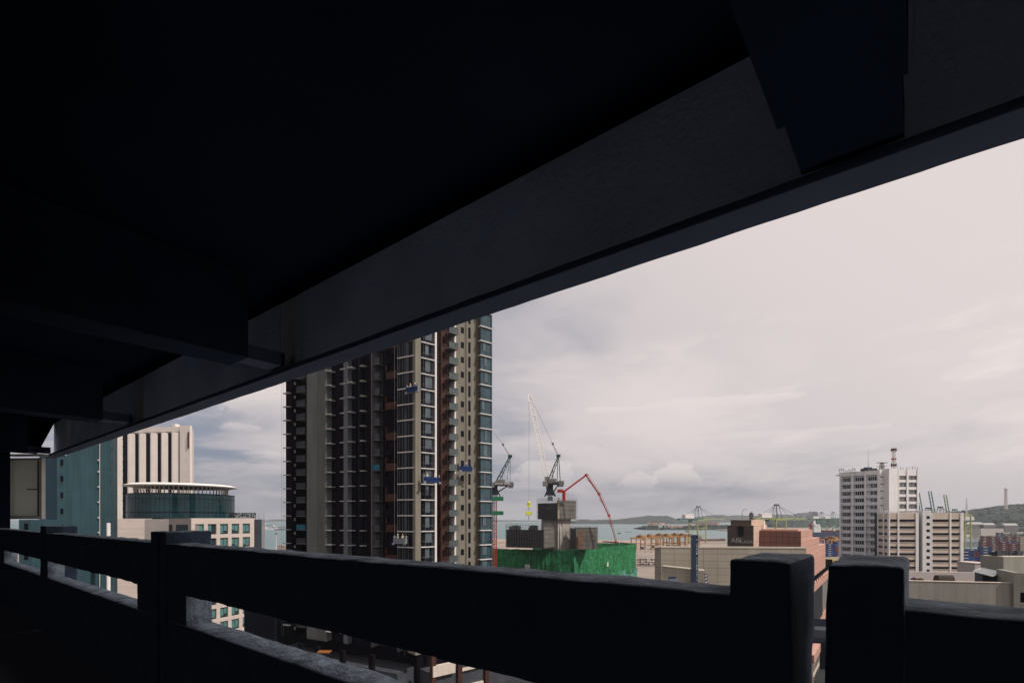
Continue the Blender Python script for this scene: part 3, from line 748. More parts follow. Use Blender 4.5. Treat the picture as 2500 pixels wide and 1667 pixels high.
for x0, xm, x1 in ((284,290,297),(311,318,328),(338.5,344,354.5),(366.5,374,383),(393,399,408.5),(418.5,424,435.5)):
    mb = MB(MF)
    a, m_, b_ = sF(x0), sF(xm), sF(x1)
    mb.prism([(a,1.2),(a+.02,.0),(a+.6,-.1),(b_,.95),(b_,1.2)], 3, zf)
    tb(mb, 'fin', mt['fin'], fin)
mb = MB(MF); mb.box(LF-.9, LF-.4, -.15, .2, P(0,1094,220).z, P(0,1054,220).z); mb.box(LF-.85, LF-.45, -.3, -.15, P(0,1090,220).z, P(0,1066,220).z); tb(mb, 'sign_panel', mt['brown'], fin)
# white gridded office block with glass rotunda on its roof
gp0, gp1 = G(467,160), None
gd = Vector((.42,.907)).normalized(); gl = 22.4
gp0 = Vector((gp0.x, gp0.y)); gp1 = gp0+gd*gl
grid = thing('office_block', 'pale stone office block with a regular grid of square green-glass windows', 'office building', (gp0.x-8, gp0.y+8, 0))
MG, sG, LG = frame(gp0, gp1)
mt['stone'] = mat('pale_stone', (.46,.395,.36), .8, .05, .3, grid=(0, .62, .03, (.44,.38,.35), 0, .1)); mt['stone2'] = mat('grey_stone_shade', (.20,.18,.175), .8, .06, .3)  # grey copy of the pale stone darkens the shaded wings by colour
mt['wframe'] = mat('dark_window_frame', (.02,.03,.035), .5, .1); mt['wteal'] = mat('teal_blind', (.07,.17,.165), .25, .25, 1.2, spec=.8)
zr = H-.05
mb = MB(MG); mb.box(0, LG, .9, 14, 3, zr-.02)
tb(mb, 'wall_core', mt['stone2'], grid)
rows = [(H-(1190-1264+ (1278.5-1190))/1250*0, 0)]
fh = 4.61; top_h = (1278.5-1264)/1250*167; wh = 3.38
zs_ = [H-top_h-k*fh for k in range(0, 12)]
wx = [(476,498),(507.5,528.5),(537.5,557),(565.5,584),(592.5,610.5)]
rnd = random.Random(11)
frm = MB(MG)
sedge = [0]+[v for a, b in wx for v in (sG(a), sG(b))]+[LG]
for i in range(0, len(sedge), 2): frm.box(sedge[i], sedge[i+1], 0, .9, 3, zr)
for i in range(1, len(sedge)-1, 2):
    zp = zr
    for z in zs_:
        frm.box(sedge[i], sedge[i+1], .003, .9, z, zp); zp = z-wh
    frm.box(sedge[i], sedge[i+1], .003, .9, 3, zp)
tb(frm, 'wall', mt['stone'], grid)
for (a, b) in wx:
    for z in zs_:
        s0_, s1_ = sG(a)+.02, sG(b)-.02
        m_ = MB(MG); m_.box(s0_, s1_, .45, .6, z-wh+.05, z-.02); w = tb(m_, 'window', mt['wframe'], grid)
        c = MB(MG); c.box(s0_+.25, s0_+(s1_-s0_)*.48, .42, .45, z-wh+.35+rnd.random()*1.0, z-.3)
        if rnd.random() < .8: c.box(s0_+(s1_-s0_)*.55, s1_-.2, .42, .45, z-wh+.35+rnd.random()*1.0, z-.3)
        c.build('pane', mt['wteal'], w, world=True)
# stepped wings to the left of the grid
wing = [((381,164.2),(467,160),0,[(393,421),(430,459)],'stone2'), ((351.5,156),(371.5,162.5),0,[],'stone'), ((293,163.5),(351.3,156.4),0,[(300,320),(326,349)],'stone2')]
for (xa,ya),(xb,yb),o_,ws,mm in wing:
    a, b = G(xa,ya), G(xb,yb); Mw, sw, Lw = frame(a[:2], b[:2])
    mb = MB(Mw); mb.box(0, Lw, 0, 9, 3, zr-.3 if mm == 'stone2' else zr-.12)
    tb(mb, 'wing_wall', mt[mm], grid)
    for (c0,c1) in ws:
        for z in zs_[:6]:
            m_ = MB(Mw); m_.box(sw(c0), sw(c1), -.05, .02, z-3.3, z-.12); tb(m_, 'window', mt['wframe'], grid)
# side block right of the grid
a, b = G(619.5,181), G(632,181.5); Mw, sw, Lw = frame(a[:2], b[:2]); mb = MB(Mw); mb.box(0, Lw, 0, 10, 3, P(0,1268,181).z); tb(mb, 'side_wall', mt['dgrey'], grid)
a, b = G(632,182), G(645.5,184.5)
nb = thing('slim_block', 'slim grey-green block squeezed between the gridded office and the sea', 'building', (a.x,a.y,0))
Mw, sw, Lw = frame(a[:2], b[:2]); mb = MB(Mw); mb.box(0, Lw*.42, .0, 10, 3, P(0,1268,182).z); tb(mb, 'glass_wall', mt['tealdark'], nb)
mb = MB(Mw); mb.box(Lw*.42, Lw, -.2, 10, 3, P(0,1267.5,182).z); tb(mb, 'wall', mt['stone2'], nb)
mb = MB(Mw)
for k in range(4): mb.box(0, Lw, .1, .16, P(0,1267-k*4.6,182).z, P(0,1267-k*4.6,182).z+.05)
mb.box(0, .08, .1, .16, P(0,1268,182).z, P(0,1253,182).z); mb.box(Lw-.08, Lw, .1, .16, P(0,1268,182).z, P(0,1253,182).z)
tb(mb, 'railing', mt['railglass'], nb)
# roof trellis
mt['trellis'] = mat('green_trellis', (.05,.09,.02), .8, .4, 1.0)
tr = thing('roof_trellis', 'green planted trellis screen on the roof right of the glass rotunda', 'trellis', tuple(G(560,179.5,H)))
a, b = G(560.5,179.5), G(624,183); Mw, sw, Lw = frame(a[:2], b[:2]); mb = MB(Mw)
zt_, zb_ = P(0,1252,181).z, P(0,1264,181).z
for k in range(15): s_ = Lw*k/14; mb.box(s_-.06, s_+.06, 0, .12, zb_-.6, zt_)
for k in range(4): z = zb_+(zt_-zb_)*k/3; mb.box(-.06, Lw+.06, -.02, .14, z-.06, z+.06)
tb(mb, 'lattice', mt['black'], tr)
mb = MB(Mw); rr_ = random.Random(2)
for _ in range(500):
    s_, z = rr_.random()*Lw, zb_+rr_.random()*(zt_-zb_); 
    if rr_.random() < .35+.5*((s_*1.3) % 1): mb.face([(s_,.2,z),(s_+.22,.3,z+.05),(s_+.25,.25,z+.28),(s_+.03,.16,z+.22)])
tb(mb, 'foliage', mt['trellis'], tr)
# glass rotunda
rc = P(446, 1264, 184.5); 
rot = thing('glass_rotunda', 'round dark glass pavilion with a flat white disc roof on slim columns', 'pavilion', (rc.x, rc.y, H-1.2))
Rr = 112/1250*184.5*.995
z1_, z2_, z3_, z4_ = P(0,1266,184).z-(H-1.2), P(0,1204,171).z-(H-1.2), P(0,1186,171).z-(H-1.2), P(0,1178,171).z-(H-1.2)
mt['rotglass'] = mat('rotunda_glass', (.006,.024,.030), .05, .5, .18, spec=.35)
mb = MB(); mb.lathe([(Rr, z1_-1), (Rr, z2_), (Rr-.5, z2_+.15), (0, z2_+.15)], 64); mb.build('glass_drum', mt['rotglass'], rot, smooth=False)
mb = MB()
for k in range(72):
    t = 2*math.pi*k/72; mb.box(0,0,0,0,0,0) if False else None
    c_, s_ = math.cos(t)*(Rr+.03), math.sin(t)*(Rr+.03); mb.tube((c_,s_,z1_-1), (c_,s_,z2_), .025, 4)
for z in (z1_+.3, z1_+2.1, z1_+2.3, z2_-1.7, z2_-.15, z2_): mb.lathe([(Rr+.02,z-.04),(Rr+.09,z-.04),(Rr+.09,z+.04),(Rr+.02,z+.04)], 64)
mb.build('mullion', mt['black'], rot)
mb = MB()
for k in range(64):
    t = 2*math.pi*k/64; q = Rr*.86; mb.tube((math.cos(t)*q,math.sin(t)*q,z2_+.1), (math.cos(t)*q*1.02,math.sin(t)*q*1.02,z3_+.1), .13, 5)
mb.build('column', mt['white2'], rot)
Ro = Rr*1.065
mb = MB(); mb.lathe([(0,z3_+.08),(Ro*.9,z3_+.05),(Ro,z3_+.35),(Ro,z3_+.5),(Ro*.9,z4_),(0,z4_+.05)], 72); mb.build('disc_roof', mt['white'], rot)
# ================================================================ CONSTRUCTION SITE
mt['net'] = mat('green_netting', (.034,.19,.078), .85, .45, .5, bump=.5, bscale=1.1, streak=.45, grid=(1.45, 1.0, .16, (.010,.075,.028), 0, 0))
mt['net2'] = mat('teal_netting', (.07,.20,.15), .85, .35, .5, bump=.2, bscale=.8)
mt['conc'] = mat('raw_concrete', (.30,.27,.25), .9, .18, .25, streak=.25)
mt['form'] = mat('grey_formwork', (.17,.155,.14), .85, .25, .4, streak=.35, grid=(1.3, 1.15, .10, (.09,.085,.08), 0, .3))
mt['formshade'] = mat('shaded_formwork', (.035,.036,.045), .85, .25, .4, grid=(1.6, 2.3, .09, (.035,.035,.04), 0, 0))  # dark copy of the formwork: shade of the left faces put into colour
mt['steel'] = mat('scaffold_steel', (.16,.155,.15), .6, .2, 1); mt['rust'] = mat('rusty_panel', (.20,.10,.06), .9, .3, .6)
mt['timber'] = mat('timber', (.50,.38,.22), .8, .1, 1)
cA, cB, cC = G(1401,250), G(1552,313), G(1180,266)
site = thing('core_building', 'unfinished concrete core with grey formwork boxes rising out of green netting', 'building under construction', (cA.x-4, cA.y+20, 0))
zn = H-15.8
rr = random.Random(4)
def drape(a, b, z0, z1, name, m, parent, nx, nz, amp, sag=0):
    "hung netting sheet with folds, 12 cm thick"
    mb = MB(); d = (b-a); L = d.length; n_ = Vector((d.y,-d.x,0)).normalized()
    def pt(i, j):
        s_ = i/nx; t = j/nz; q = a+d*s_; z = z0+(z1-z0)*t
        w = (noise.noise(Vector((s_*L*.16, t*1.2, z0)))+.5*noise.noise(Vector((s_*L*.6, t*3, 2))))*amp
        if j == 0: z += sag*noise.noise(Vector((s_*L*.12, 9, 1)))
        if j == nz: z += .25*noise.noise(Vector((s_*L*.3, 3, 1)))
        v = Vector((q.x, q.y, z))+n_*w; return v
    for i in range(nx):
        for j in range(nz):
            u = [(i/nx*L, z0+(z1-z0)*j/nz), ((i+1)/nx*L, z0+(z1-z0)*j/nz), ((i+1)/nx*L, z0+(z1-z0)*(j+1)/nz), (i/nx*L, z0+(z1-z0)*(j+1)/nz)]
            f = [pt(i,j), pt(i+1,j), pt(i+1,j+1), pt(i,j+1)]
            mb.face(f, u); mb.face([p-n_*.12 for p in reversed(f)], list(reversed(u)))
    return mb.build(name, m, parent, world=True)
V3 = lambda v: Vector((v.x, v.y, 0))
drape(V3(cC), V3(cA), 20, zn, 'safety_net', mt['net'], site, 120, 16, .6)
drape(V3(cA), V3(cB), 17.5, zn, 'safety_net', mt['net'], site, 160, 18, .8, sag=2.0)
cD = V3(cB)+Vector((-62, 26, 0))
drape(V3(cD), V3(cB), 20, zn, 'safety_net', mt['net'], site, 40, 6, .5)
drape(V3(cA)+(V3(cB)-V3(cA))*.55+Vector((.6,1,0)), V3(cB)+Vector((.6,.8,0)), 5, 19.5, 'lower_net', mt['net2'], site, 30, 8, 1.2)
# concrete frame inside the netting
mb = MB(); poly_in = [(cC.x+2,cC.y+3),(cA.x+1,cA.y+4),(cB.x-3,cB.y-.5),(cD.x+6,cD.y-4)]
for z in (6, 10.5, 15, 19.5, 24, 28.5): mb.prism(poly_in, z-.25, z)
tb(mb, 'floor_slab', mt['conc'], site)
mb = MB()
for k in range(9):
    p = V3(cA)+(V3(cB)-V3(cA))*(k+.3)/9+Vector((-1,4,0)); mb.box(p.x-.4,p.x+.4,p.y-.4,p.y+.4,3,zn-2)
for k in range(5):
    p = V3(cC)+(V3(cA)-V3(cC))*(k+.3)/5+Vector((0,4.5,0)); mb.box(p.x-.4,p.x+.4,p.y-.4,p.y+.4,3,zn-2)
tb(mb, 'column', mt['conc'], site)
def rotbox(corner, wl, wr, yawdeg):
    "frames for a box seen by its near vertical corner: left face and right face"
    a = R(yawdeg); dr = Vector((math.cos(a), math.sin(a))); dl = Vector((-math.sin(a), math.cos(a)))
    c = Vector((corner.x, corner.y)); return c, dl*wl, dr*wr
def boxpoly(c, l, r): return [tuple(c), tuple(c+r), tuple(c+r+l), tuple(c+l)]
def formbox(cx, d, wl, wr, yaw, ytop, ybot, cage):
    c0 = G(cx, d); c, l, r = rotbox(c0, wl, wr, yaw)
    zt, zb = P(0,ytop,d).z, P(0,ybot,d).z
    Ml, _, Ll = frame(c+l, c); Mr, _, Lr = frame(c, c+r)
    mb = MB(Ml); mb.box(0, Ll, 0, .3, zb, zt-cage); tb(mb, 'formwork', mt['formshade'], site)
    mb = MB(Mr); mb.box(0, Lr, 0, .3, zb, zt-cage*.5); f = tb(mb, 'formwork', mt['form'], site)
    ci = c+l*.06+r*.06
    mb = MB(); mb.prism([tuple(ci), tuple(ci+r*.88), tuple(ci+r*.88+l*.88), tuple(ci+l*.88)], zb+.4, zt-cage-.6); tb(mb, 'core_wall', mt['formshade'], site)
    mb = MB()
    for (M_f, L_) in ((Ml, Ll), (Mr, Lr)):
        mb.M = M_f; n = int(L_/1.3)
        for k in range(n+1):
            s_ = L_*k/n; mb.tube((s_,-.25,zb-rr.random()*.8), (s_,-.25,zt+rr.random()*.6), .06, 3); mb.tube((s_,-.9,zb), (s_,-.9,zt-.3), .045, 3)
        z = zb+.4
        while z < zt: mb.tube((-.2,-.25,z), (L_+.2,-.25,z), .045, 3); mb.tube((-.2,-.9,z+.9), (L_+.2,-.9,z+.9), .04, 3); z += 2.1
    # back rails
    Mb, _, Lb_ = frame(c+l, c+l+r)
    mb.M = Mb
    for k in range(int(Lb_/1.5)+1): mb.tube((k*1.5,0,zt-cage-1), (k*1.5,0,zt), .05, 3)
    for z in (zt-.1, zt-1.2): mb.tube((0,0,z), (Lb_,0,z), .05, 3)
    tb(mb, 'scaffold', mt['steel'], site)
    return c, l, r, zb, zt
# top lift
T1 = formbox(1361, 250, 13.6, 13.7, 42, 1214, 1267, 2.6)
mb = MB(); c0 = G(1364, 249.2); mb.box(c0.x-.25, c0.x+.25, c0.y-.5, c0.y, P(0,1266,250).z, P(0,1214,250).z); tb(mb, 'plank', mt['timber'], site)
# shaft between the lifts and its lit flank
c0 = G(1362, 253); c, l, r = rotbox(c0, 11.5, 9.6, 42)
mb = MB(); mb.prism(boxpoly(c, l, r), 20, P(0,1262,253).z); tb(mb, 'shaft', mt['conc'], site)
mb = MB(); Mr, _, Lr = frame(c, c+r)
for k, x in enumerate((1.2, 4.6, 7.6)): mb.M = Mr; mb.box(x, x+1.9, -.02, .3, 29, 33.6)
tb(mb, 'doorway', mt['black'], site)
# flared wall (curving outwards to the right as it rises)
mb = MB(Mr); mb.xprism([(-.9,26),(-.5,30),(-.35,45),(.3,49),(.3,26)], 1.0, 3.0); tb(mb, 'buttress', mt['conc'], site)
# lower left and right lifts
c1 = formbox(1328.5, 243, 20.5, 17, 62, 1279, 1338, 2.8)
formbox(1405, 249, 7.5, 11.4, 14, 1285, 1341, .8)
mb = MB(); cc = G(1409,247.8)
for k in range(7): mb.box(cc.x+k*.1, cc.x+2.9+k*.1, cc.y-.2+k*.02, cc.y+.2, P(0,1335-k*6,248).z, P(0,1333-k*6,248).z+.2)
tb(mb, 'panel', mt['rust'], site)
# material and clutter on the lower lift
mb = MB(); base = G(1260, 252)
for k in range(16):
    x, y = base.x+rr.uniform(-3,10), base.y+rr.uniform(2,7); z = P(0,1293,250).z; h = rr.uniform(.5,2.2); w = rr.uniform(.4,1.3)
    mb.prism([(x-w,y-w*.6),(x+w,y-w*.7),(x+w*.9,y+w*.6),(x-w*.9,y+w*.7)], z-1.5, z+h)
tb(mb, 'stacked_material', mt['dgrey'], site)
for x, y, d in ((1290,1372,244.5),):
    pass
for (x, y, lab) in ((1290, 1382, 'left'), (1477, 1377, 'right')):
    d = 251.2 if x < 1401 else None
    if d is None:
        t = (x-1401)/151; q = V3(cA)+(V3(cB)-V3(cA))*t*.86
        r_ = (x-1250)/1250; dd = (V3(cB)-V3(cA)).normalized(); s_ = (r_*cA.y-cA.x)/(dd.x-r_*dd.y); q = V3(cA)+dd*s_; nn = Vector((dd.y,-dd.x,0))*1.6; q += nn; ang = math.atan2(dd.y, dd.x)
    else:
        dd = (V3(cA)-V3(cC)).normalized(); r_ = (x-1250)/1250; s_ = (r_*cC.y-cC.x)/(dd.x-r_*dd.y); q = V3(cC)+dd*s_+Vector((dd.y,-dd.x,0))*1.6; ang = math.atan2(dd.y, dd.x)
    z = H+(1264-y)/1250*q.y
    t = thing('notice_board', 'small white notice board on the %s face of the green netting' % ('shaded left' if lab == 'left' else 'sunlit right'), 'notice board', (q.x,q.y,z), ang, 'notice boards on the netting')
    w, h = (1.3, .95) if lab == 'left' else (.9, 1.1)
    mb = MB(); mb.box(-w, w, -.04, .04, -h, h); mb.build('board', mt['white2'], t)
    mb = MB(); 
    for k in range(4): mb.box(-w*.7, w*.5+.1*k, -.05, -.04, h*.5-k*.45, h*.5-k*.45+.12)
    mb.build('faded_print', mt['greyc'], t)

# ---------------------------------------------------------------- luffing tower cranes
mt['cgreen'] = mat('crane_green', (.012,.055,.032), .5, .2, 1); mt['cdark'] = mat('crane_dark', (.02,.024,.03), .6, .2, 1)
mt['cwhite'] = mat('crane_white', (.80,.78,.76), .5, .1, 1); mt['cred'] = mat('crane_red', (.30,.03,.022), .5, .15, 1)
mt['cgreen2'] = mat('crane_bright_green', (.02,.14,.06), .5, .2, 1); mt['hook'] = mat('hook_yellow', (.62,.66,.06), .5, .1, 1)
def pp(x, y, d): v = P(x, y, d); return v
def luffing(name_label, ox, d, jib_tip, jib_foot, mast_bottom, mast_mat, deck_x, deck_y, apex, slew_y, pend, ballx, with_hook, gr='tower cranes'):
    base = G(ox, d)
    t = thing('tower_crane', name_label, 'tower crane', (base.x, base.y, 0), 0, gr)
    w = 2.0
    mb = MB(); mb.truss(pp(ox, mast_bottom, d), pp(ox, slew_y+4, d), w, max(4, int((mast_bottom-slew_y)/9)), .10, rc=.2); tb(mb, 'mast', mast_mat, t)
    # slewing unit, cone shaped, with legs
    mb = MB(); zc = pp(ox, slew_y, d); x0, x1 = zc.x-1.7, zc.x+1.7
    mb.prism([(x0,d-1.7),(x1,d-1.7),(x1,d+1.7),(x0,d+1.7)], zc.z-.4, zc.z+1.2)
    mb.prism([(x0+.3,d-1.4),(x1-.3,d-1.4),(x1-.3,d+1.4),(x0+.3,d+1.4)], zc.z+1.2, pp(0,deck_y+3,d).z)
    for a in (-1,1):
        for b in (-1,1): mb.tube((zc.x+a*2.6, d+b*1.5, zc.z-.9), (zc.x+a*1.2, d+b*1.0, zc.z+2.4), .28, 5)
    tb(mb, 'slewing_unit', mt['cdark'], t)
    za = pp(0, deck_y+3, d).z; zb = pp(0, deck_y-4, d).z; X0, X1 = pp(deck_x[0],0,d).x, pp(deck_x[1],0,d).x
    mb = MB(); mb.box(X0, X1, d-2.2, d+2.2, za, za+.8)
    for k in range(9): xx = X0+(X1-X0)*k/8; mb.tube((xx,d-2.2,za+.8), (xx,d-2.2,za+1.9), .05, 3)
    mb.tube((X0,d-2.2,za+1.9), (X1,d-2.2,za+1.9), .05, 3)
    mb.tube((zc.x+1.5,d,zc.z+1), (X0+(X1-X0)*.72,d,za), .3, 5); mb.tube((zc.x-1.2,d,zc.z+1), (X0+.5,d,za), .25, 5)
    dk = tb(mb, 'machinery_deck', mt['cdark'], t)
    mb = MB(); mb.box(X0+(X1-X0)*.18, X0+(X1-X0)*.60, d-1.6, d+1.6, za+.8, za+2.9); tb(mb, 'machinery_house', mt['steel'], t)
    mb = MB(); mb.box(X1-2.6, X1-.2, d-2.3, d+2.3, za-.8, zb+.3); mb.box(X1-5.0, X1-2.9, d-2.0, d+2.0, za+.3, zb+.0)
    tb(mb, 'counterweight', mt['greyc'], t)
    # A-frame
    A = pp(*apex, d); F = Vector((X0+(X1-X0)*.12, d, za+.8)); Bk = Vector((X1-1.6, d, za+.8))
    mb = MB()
    for s_ in (-1,1):
        o = Vector((0, s_*1.3, 0)); mb.tube(F+o, A+o*.5, .24, 5); mb.tube(F+o+Vector((1.5,0,0)), A+o*.5+Vector((.3,-0,-.6)), .18, 4)
        mb.tube(Bk+o, A+o*.5+Vector((.2,0,-.4)), .12, 4); mb.tube(Bk+o-Vector((1.6,0,0)), A+o*.5+Vector((-.2,0,-.8)), .10, 4)
        for k in range(5):
            a = (F+o).lerp(A+o*.5, (k+.5)/5.5); mb.tube(a, a+Vector((1.3,0,.2 if k % 2 else -.6)), .09, 3)
        mid = F.lerp(A, .5)+o; mb.tube(mid, Bk+o-Vector((3.5,0,0)), .09, 4)
    mb.box(A.x-.9, A.x+1.0, d-.9, d+.9, A.z-.7, A.z+.5)
    tb(mb, 'a_frame', mt['cgreen'], t)
    mb = MB(); jf = pp(*jib_foot, d); jt = pp(*jib_tip, d)
    dj = (jt-jf)
    mb.truss(jf+dj*.10, jf+dj*.93, 1.9, 22, .11, rc=.24); mb.truss(jf, jf+dj*.10, .5, 2, .08, w2=1.9, rc=.22); mb.truss(jf+dj*.93, jt, 1.9, 3, .07, w2=.8, rc=.2)
    mb.tube(jt, jt+Vector((.2,0,2.2)), .07, 3)
    j = tb(mb, 'jib', mt['cwhite'], t)
    mb = MB(); c_ = jf+dj*.045; mb.box(c_.x-1.0, c_.x+1.0, d-1.0, d+1.0, c_.z-1.2, c_.z+.6); mb.box(X0-1.2, X0+1.2, d-3.2, d-1.9, za-.9, za+1.5); tb(mb, 'operator_cab', mt['steel'], t)
    # ropes
    mb = MB(); pb = pp(*pend, d)
    for s_ in (-.5,.5): mb.tube(A+Vector((0,s_,.4)), pb+Vector((0,s_,0)), .07, 3); mb.tube(A+Vector((-.5,s_,.3)), pb+Vector((-.3,s_,0)), .05, 3)
    mb.tube(pb, jt+Vector((0,0,-.2)), .08, 3); mb.box(pb.x-.5, pb.x+.5, d-.5, d+.5, pb.z-.5, pb.z+.5)
    if with_hook:
        hk = pp(ballx, 1232, d); mb.tube(jt+Vector((.25,0,-.5)), hk+Vector((.2,0,1.5)), .035, 3); mb.tube(jt+Vector((-.25,0,-.5)), hk+Vector((-.2,0,1.5)), .035, 3)
    tb(mb, 'rope', mt['steel'], t)
    return t
luffing('tower crane with a tall white jib standing on the concrete core', 1343, 252, (1292,962), (1337,1176), 1222, mt['cgreen'], (1330,1376), 1180, (1363,1112), 1207, (1349.5,1083), 1291, True)
luffing('dark tower crane with a red lattice mast half hidden by the apartment tower', 1207, 236, (1110,930), (1188,1178), 1400, mt['cred'], (1201,1254), 1183, (1245,1113), 1206, (1228,1085), 1211, False)
# name on the left crane deck
def text(body, size, loc, rot, m, name, parent, extrude=.03):
    cu = bpy.data.curves.new(name, 'FONT'); cu.body = body; cu.size = size; cu.extrude = extrude; cu.resolution_u = 2
    o = bpy.data.objects.new(name, cu); COL.objects.link(o); dg = bpy.context.evaluated_depsgraph_get()
    me = bpy.data.meshes.new_from_object(o.evaluated_get(dg)); bpy.data.objects.remove(o)
    me.materials.clear(); me.materials.append(m); o2 = bpy.data.objects.new(name, me); COL.objects.link(o2)
    o2.matrix_world = Matrix.Translation(loc) @ rot.to_4x4()
    if parent is not None:
        o2.parent = parent; o2.location = Vector(loc)-parent.location
    return o2
lc = [o for o in bpy.data.objects if o.name.startswith('tower_crane')][1]
q = pp(1207.5, 1183.5, 233.4); text('WOH HUP', 1.5, (q.x, 233.7, q.z), Matrix.Rotation(math.pi/2, 3, 'X'), mt['white2'], 'lettering', lc)
mb = MB(); d = 236
for z in (1217, 1252):
    c_ = pp(1211, z, d); mb.box(c_.x-3.2, c_.x+3.4, d-2.2, d+2.2, c_.z-.9, c_.z+.9)
mb.build('climbing_collar', mt['cgreen2'], lc, world=True)
mb = MB(); mb.truss(pp(1200.5, 1400, d+4), pp(1200.5, 1225, d+4), 2.4, 20, .06, rc=.09)
o = mb.build('hoist_mast', mt['steel'], site, world=True)
# hook block under the white jib
hk = pp(1291, 1246, 252); t = thing('hook_block', 'bright yellow crane hook and spreader hanging below the white jib', 'crane hook', tuple(hk))
mb = MB(); mb.prism([(-.9,-.3),(.9,-.3),(.7,.3),(-.7,.3)], 1.8, 3.2); mb.lathe([(0,3.1),(.6,3.3),(.75,4.0),(.35,4.5),(0,4.6)], 10); mb.build('pulley_block', mt['hook'], t)
mb = MB(); mb.tube((0,0,1.8),(0,0,-1.2),.12,5); mb.tube((0,0,-1.2),(.0,0,-4.6),.16,5)
for a in (-1,1): mb.tube((0,0,1.8),(a*1.4,0,-.6),.05,3); mb.tube((a*1.4,0,-1.2),(a*.9,0,-2.6),.16,4)
mb.build('sling', mt['steel'], t)
mb = MB(); mb.prism([(-1.8,-.4),(1.8,-.4),(1.8,.4),(-1.8,.4)], -1.4, -.6); mb.prism([(-.9,-.5),(.9,-.5),(.9,.5),(-.9,.5)], -2.2, -1.4); mb.build('spreader', mt['hook'], t)
# concrete placing boom
d = 247
t = thing('placing_boom', 'red concrete placing boom arching from the core down to the right end of the netting', 'concrete pump', tuple(G(1377,d)))
pts = [(1377,1210),(1377.5,1199),(1430,1160),(1453,1214),(1462,1207)]
mb = MB(); mb.box(G(1361,d).x, G(1373,d).x, d-1, d+1, P(0,1202,d).z, P(0,1194,d).z); mb.tube(P(1377,1222,d), P(1377,1196,d), .8, 8); tb(mb, 'turret', mt['cred'], t)
chain = [(1378,1199),(1431,1159.5),(1462,1206),(1486,1258),(1503,1322)]
rad = [(.62,.5),(.5,.42),(.38,.3),(.25,.16)]
for (a, b, (r0, r1)) in zip(chain, chain[1:], rad):
    mb = MB(); pa, pb = P(*a, d), P(*b, d); mb.bar(pa, pb, r0*1.1, r0*1.3); mb.tube(pa+Vector((.5,0,.8)), pb+Vector((.5,0,.6)), .12, 4)
    k = pb; mb.lathe([(0,0)],3) if False else mb.box(k.x-.7*r0-.2, k.x+.7*r0+.2, d-.5, d+.5, k.z-.6, k.z+.6)
    m1 = pa.lerp(pb,.15); m2 = pa.lerp(pb,.5); mb.tube(m1+Vector((-.6,0,-.7)), m2, .14, 4)
    tb(mb, 'boom_section', mt['cred'], t)
mb = MB(); mb.tube(P(1503,1322,d), P(1504,1333,d), .12, 5); tb(mb, 'hose', mt['cdark'], t)

# ================================================================ ABI PLAZA
mt['abi_dark'] = mat('granite_shade_brown', (.085,.068,.06), .6, .10, .3, grid=(2.9, 2.4, .09, (.035,.027,.025), 0, .7))  # same block as the beige side, with its front's shade in the colour
mt['abi_pink'] = mat('pink_granite_shade', (.21,.105,.085), .6, .08, .3, grid=(1.82, 1.92, .11, (.07,.03,.03), 0, .35))
mt['abi_pink2'] = mat('pink_granite_lit', (.43,.25,.20), .65, .06, .3, grid=(0, 1.92, .11, (.25,.14,.12), 0, .35))  # paler copy of the pink front: sunlight on the side put into colour
mt['abi_beige'] = mat('granite_lit_beige', (.45,.33,.26), .65, .08, .3, grid=(6.5, 2.4, .07, (.22,.15,.12), 0, .7))
K = Vector((93.1,165)); fr_ = Vector((-.805,.593)); rg = Vector((.593,.805))
abi = thing('plaza_building', 'pink and brown granite building with ABI PLAZA lettering and a stepped right side', 'office building', (K.x+10, K.y+20, 0))
def pr(name, m, c, nl, nr, z0, z1, parent=abi, c0=0.0):
    "block: near corner c, nl metres to the left, nr metres back along the right face"
    mb = MB(); mb.prism([tuple(c), tuple(c+rg*nr), tuple(c+rg*nr+fr_*nl), tuple(c+fr_*nl)], z0, z1); return tb(mb, name, m, parent)
ZA = H-22
# pink mass: front panels and right side in their own panel scale
Mf, sf, Lf = frame(K+fr_*12.6, K)
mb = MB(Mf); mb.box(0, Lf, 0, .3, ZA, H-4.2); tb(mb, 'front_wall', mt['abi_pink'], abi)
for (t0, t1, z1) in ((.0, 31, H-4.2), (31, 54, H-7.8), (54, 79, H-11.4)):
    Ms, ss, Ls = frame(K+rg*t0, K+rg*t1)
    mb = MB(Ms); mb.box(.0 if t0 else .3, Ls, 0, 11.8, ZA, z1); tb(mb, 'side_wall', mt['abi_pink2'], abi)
mb = MB(Mf); mb.box(.2, Lf-1.2, 3, 12, H-4.3, H-3.75); tb(mb, 'roof_upstand', mt['abi_pink2'], abi)
# lower bands and dark louvred storeys
mb = MB(); mb.prism([tuple(K+rg*1.2+fr_*1.2), tuple(K+rg*130+fr_*1.2), tuple(K+rg*130+fr_*11), tuple(K+rg*1.2+fr_*11)], 3, ZA+.2); tb(mb, 'louvred_wall', mt['black'], abi)
for zc, hh in ((H-26.7, 1.4), (H-43.5, 1.3)):
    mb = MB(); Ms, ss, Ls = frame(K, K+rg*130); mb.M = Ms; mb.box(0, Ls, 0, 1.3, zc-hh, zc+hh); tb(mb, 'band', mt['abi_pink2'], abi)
mb = MB(); Ms, ss, Ls = frame(K, K+rg*130); mb.M = Ms
for k in range(12): mb.box(.4, Ls-.3, .5, 1.25, H-29.4-k*1.05, H-29.2-k*1.05)
tb(mb, 'louvre', mt['steel'], abi)
mb = MB(); mb.M = Ms
for k in range(14): mb.box(4+k*5, 5+k*5, .3, 1.3, H-42, H-28.2)
for k in range(10): mb.tube((2+k*7.5,.3,ZA-.2), (2+k*7.5,.3,H-25.4), .15, 4)
tb(mb, 'mullion', mt['dgrey'], abi)
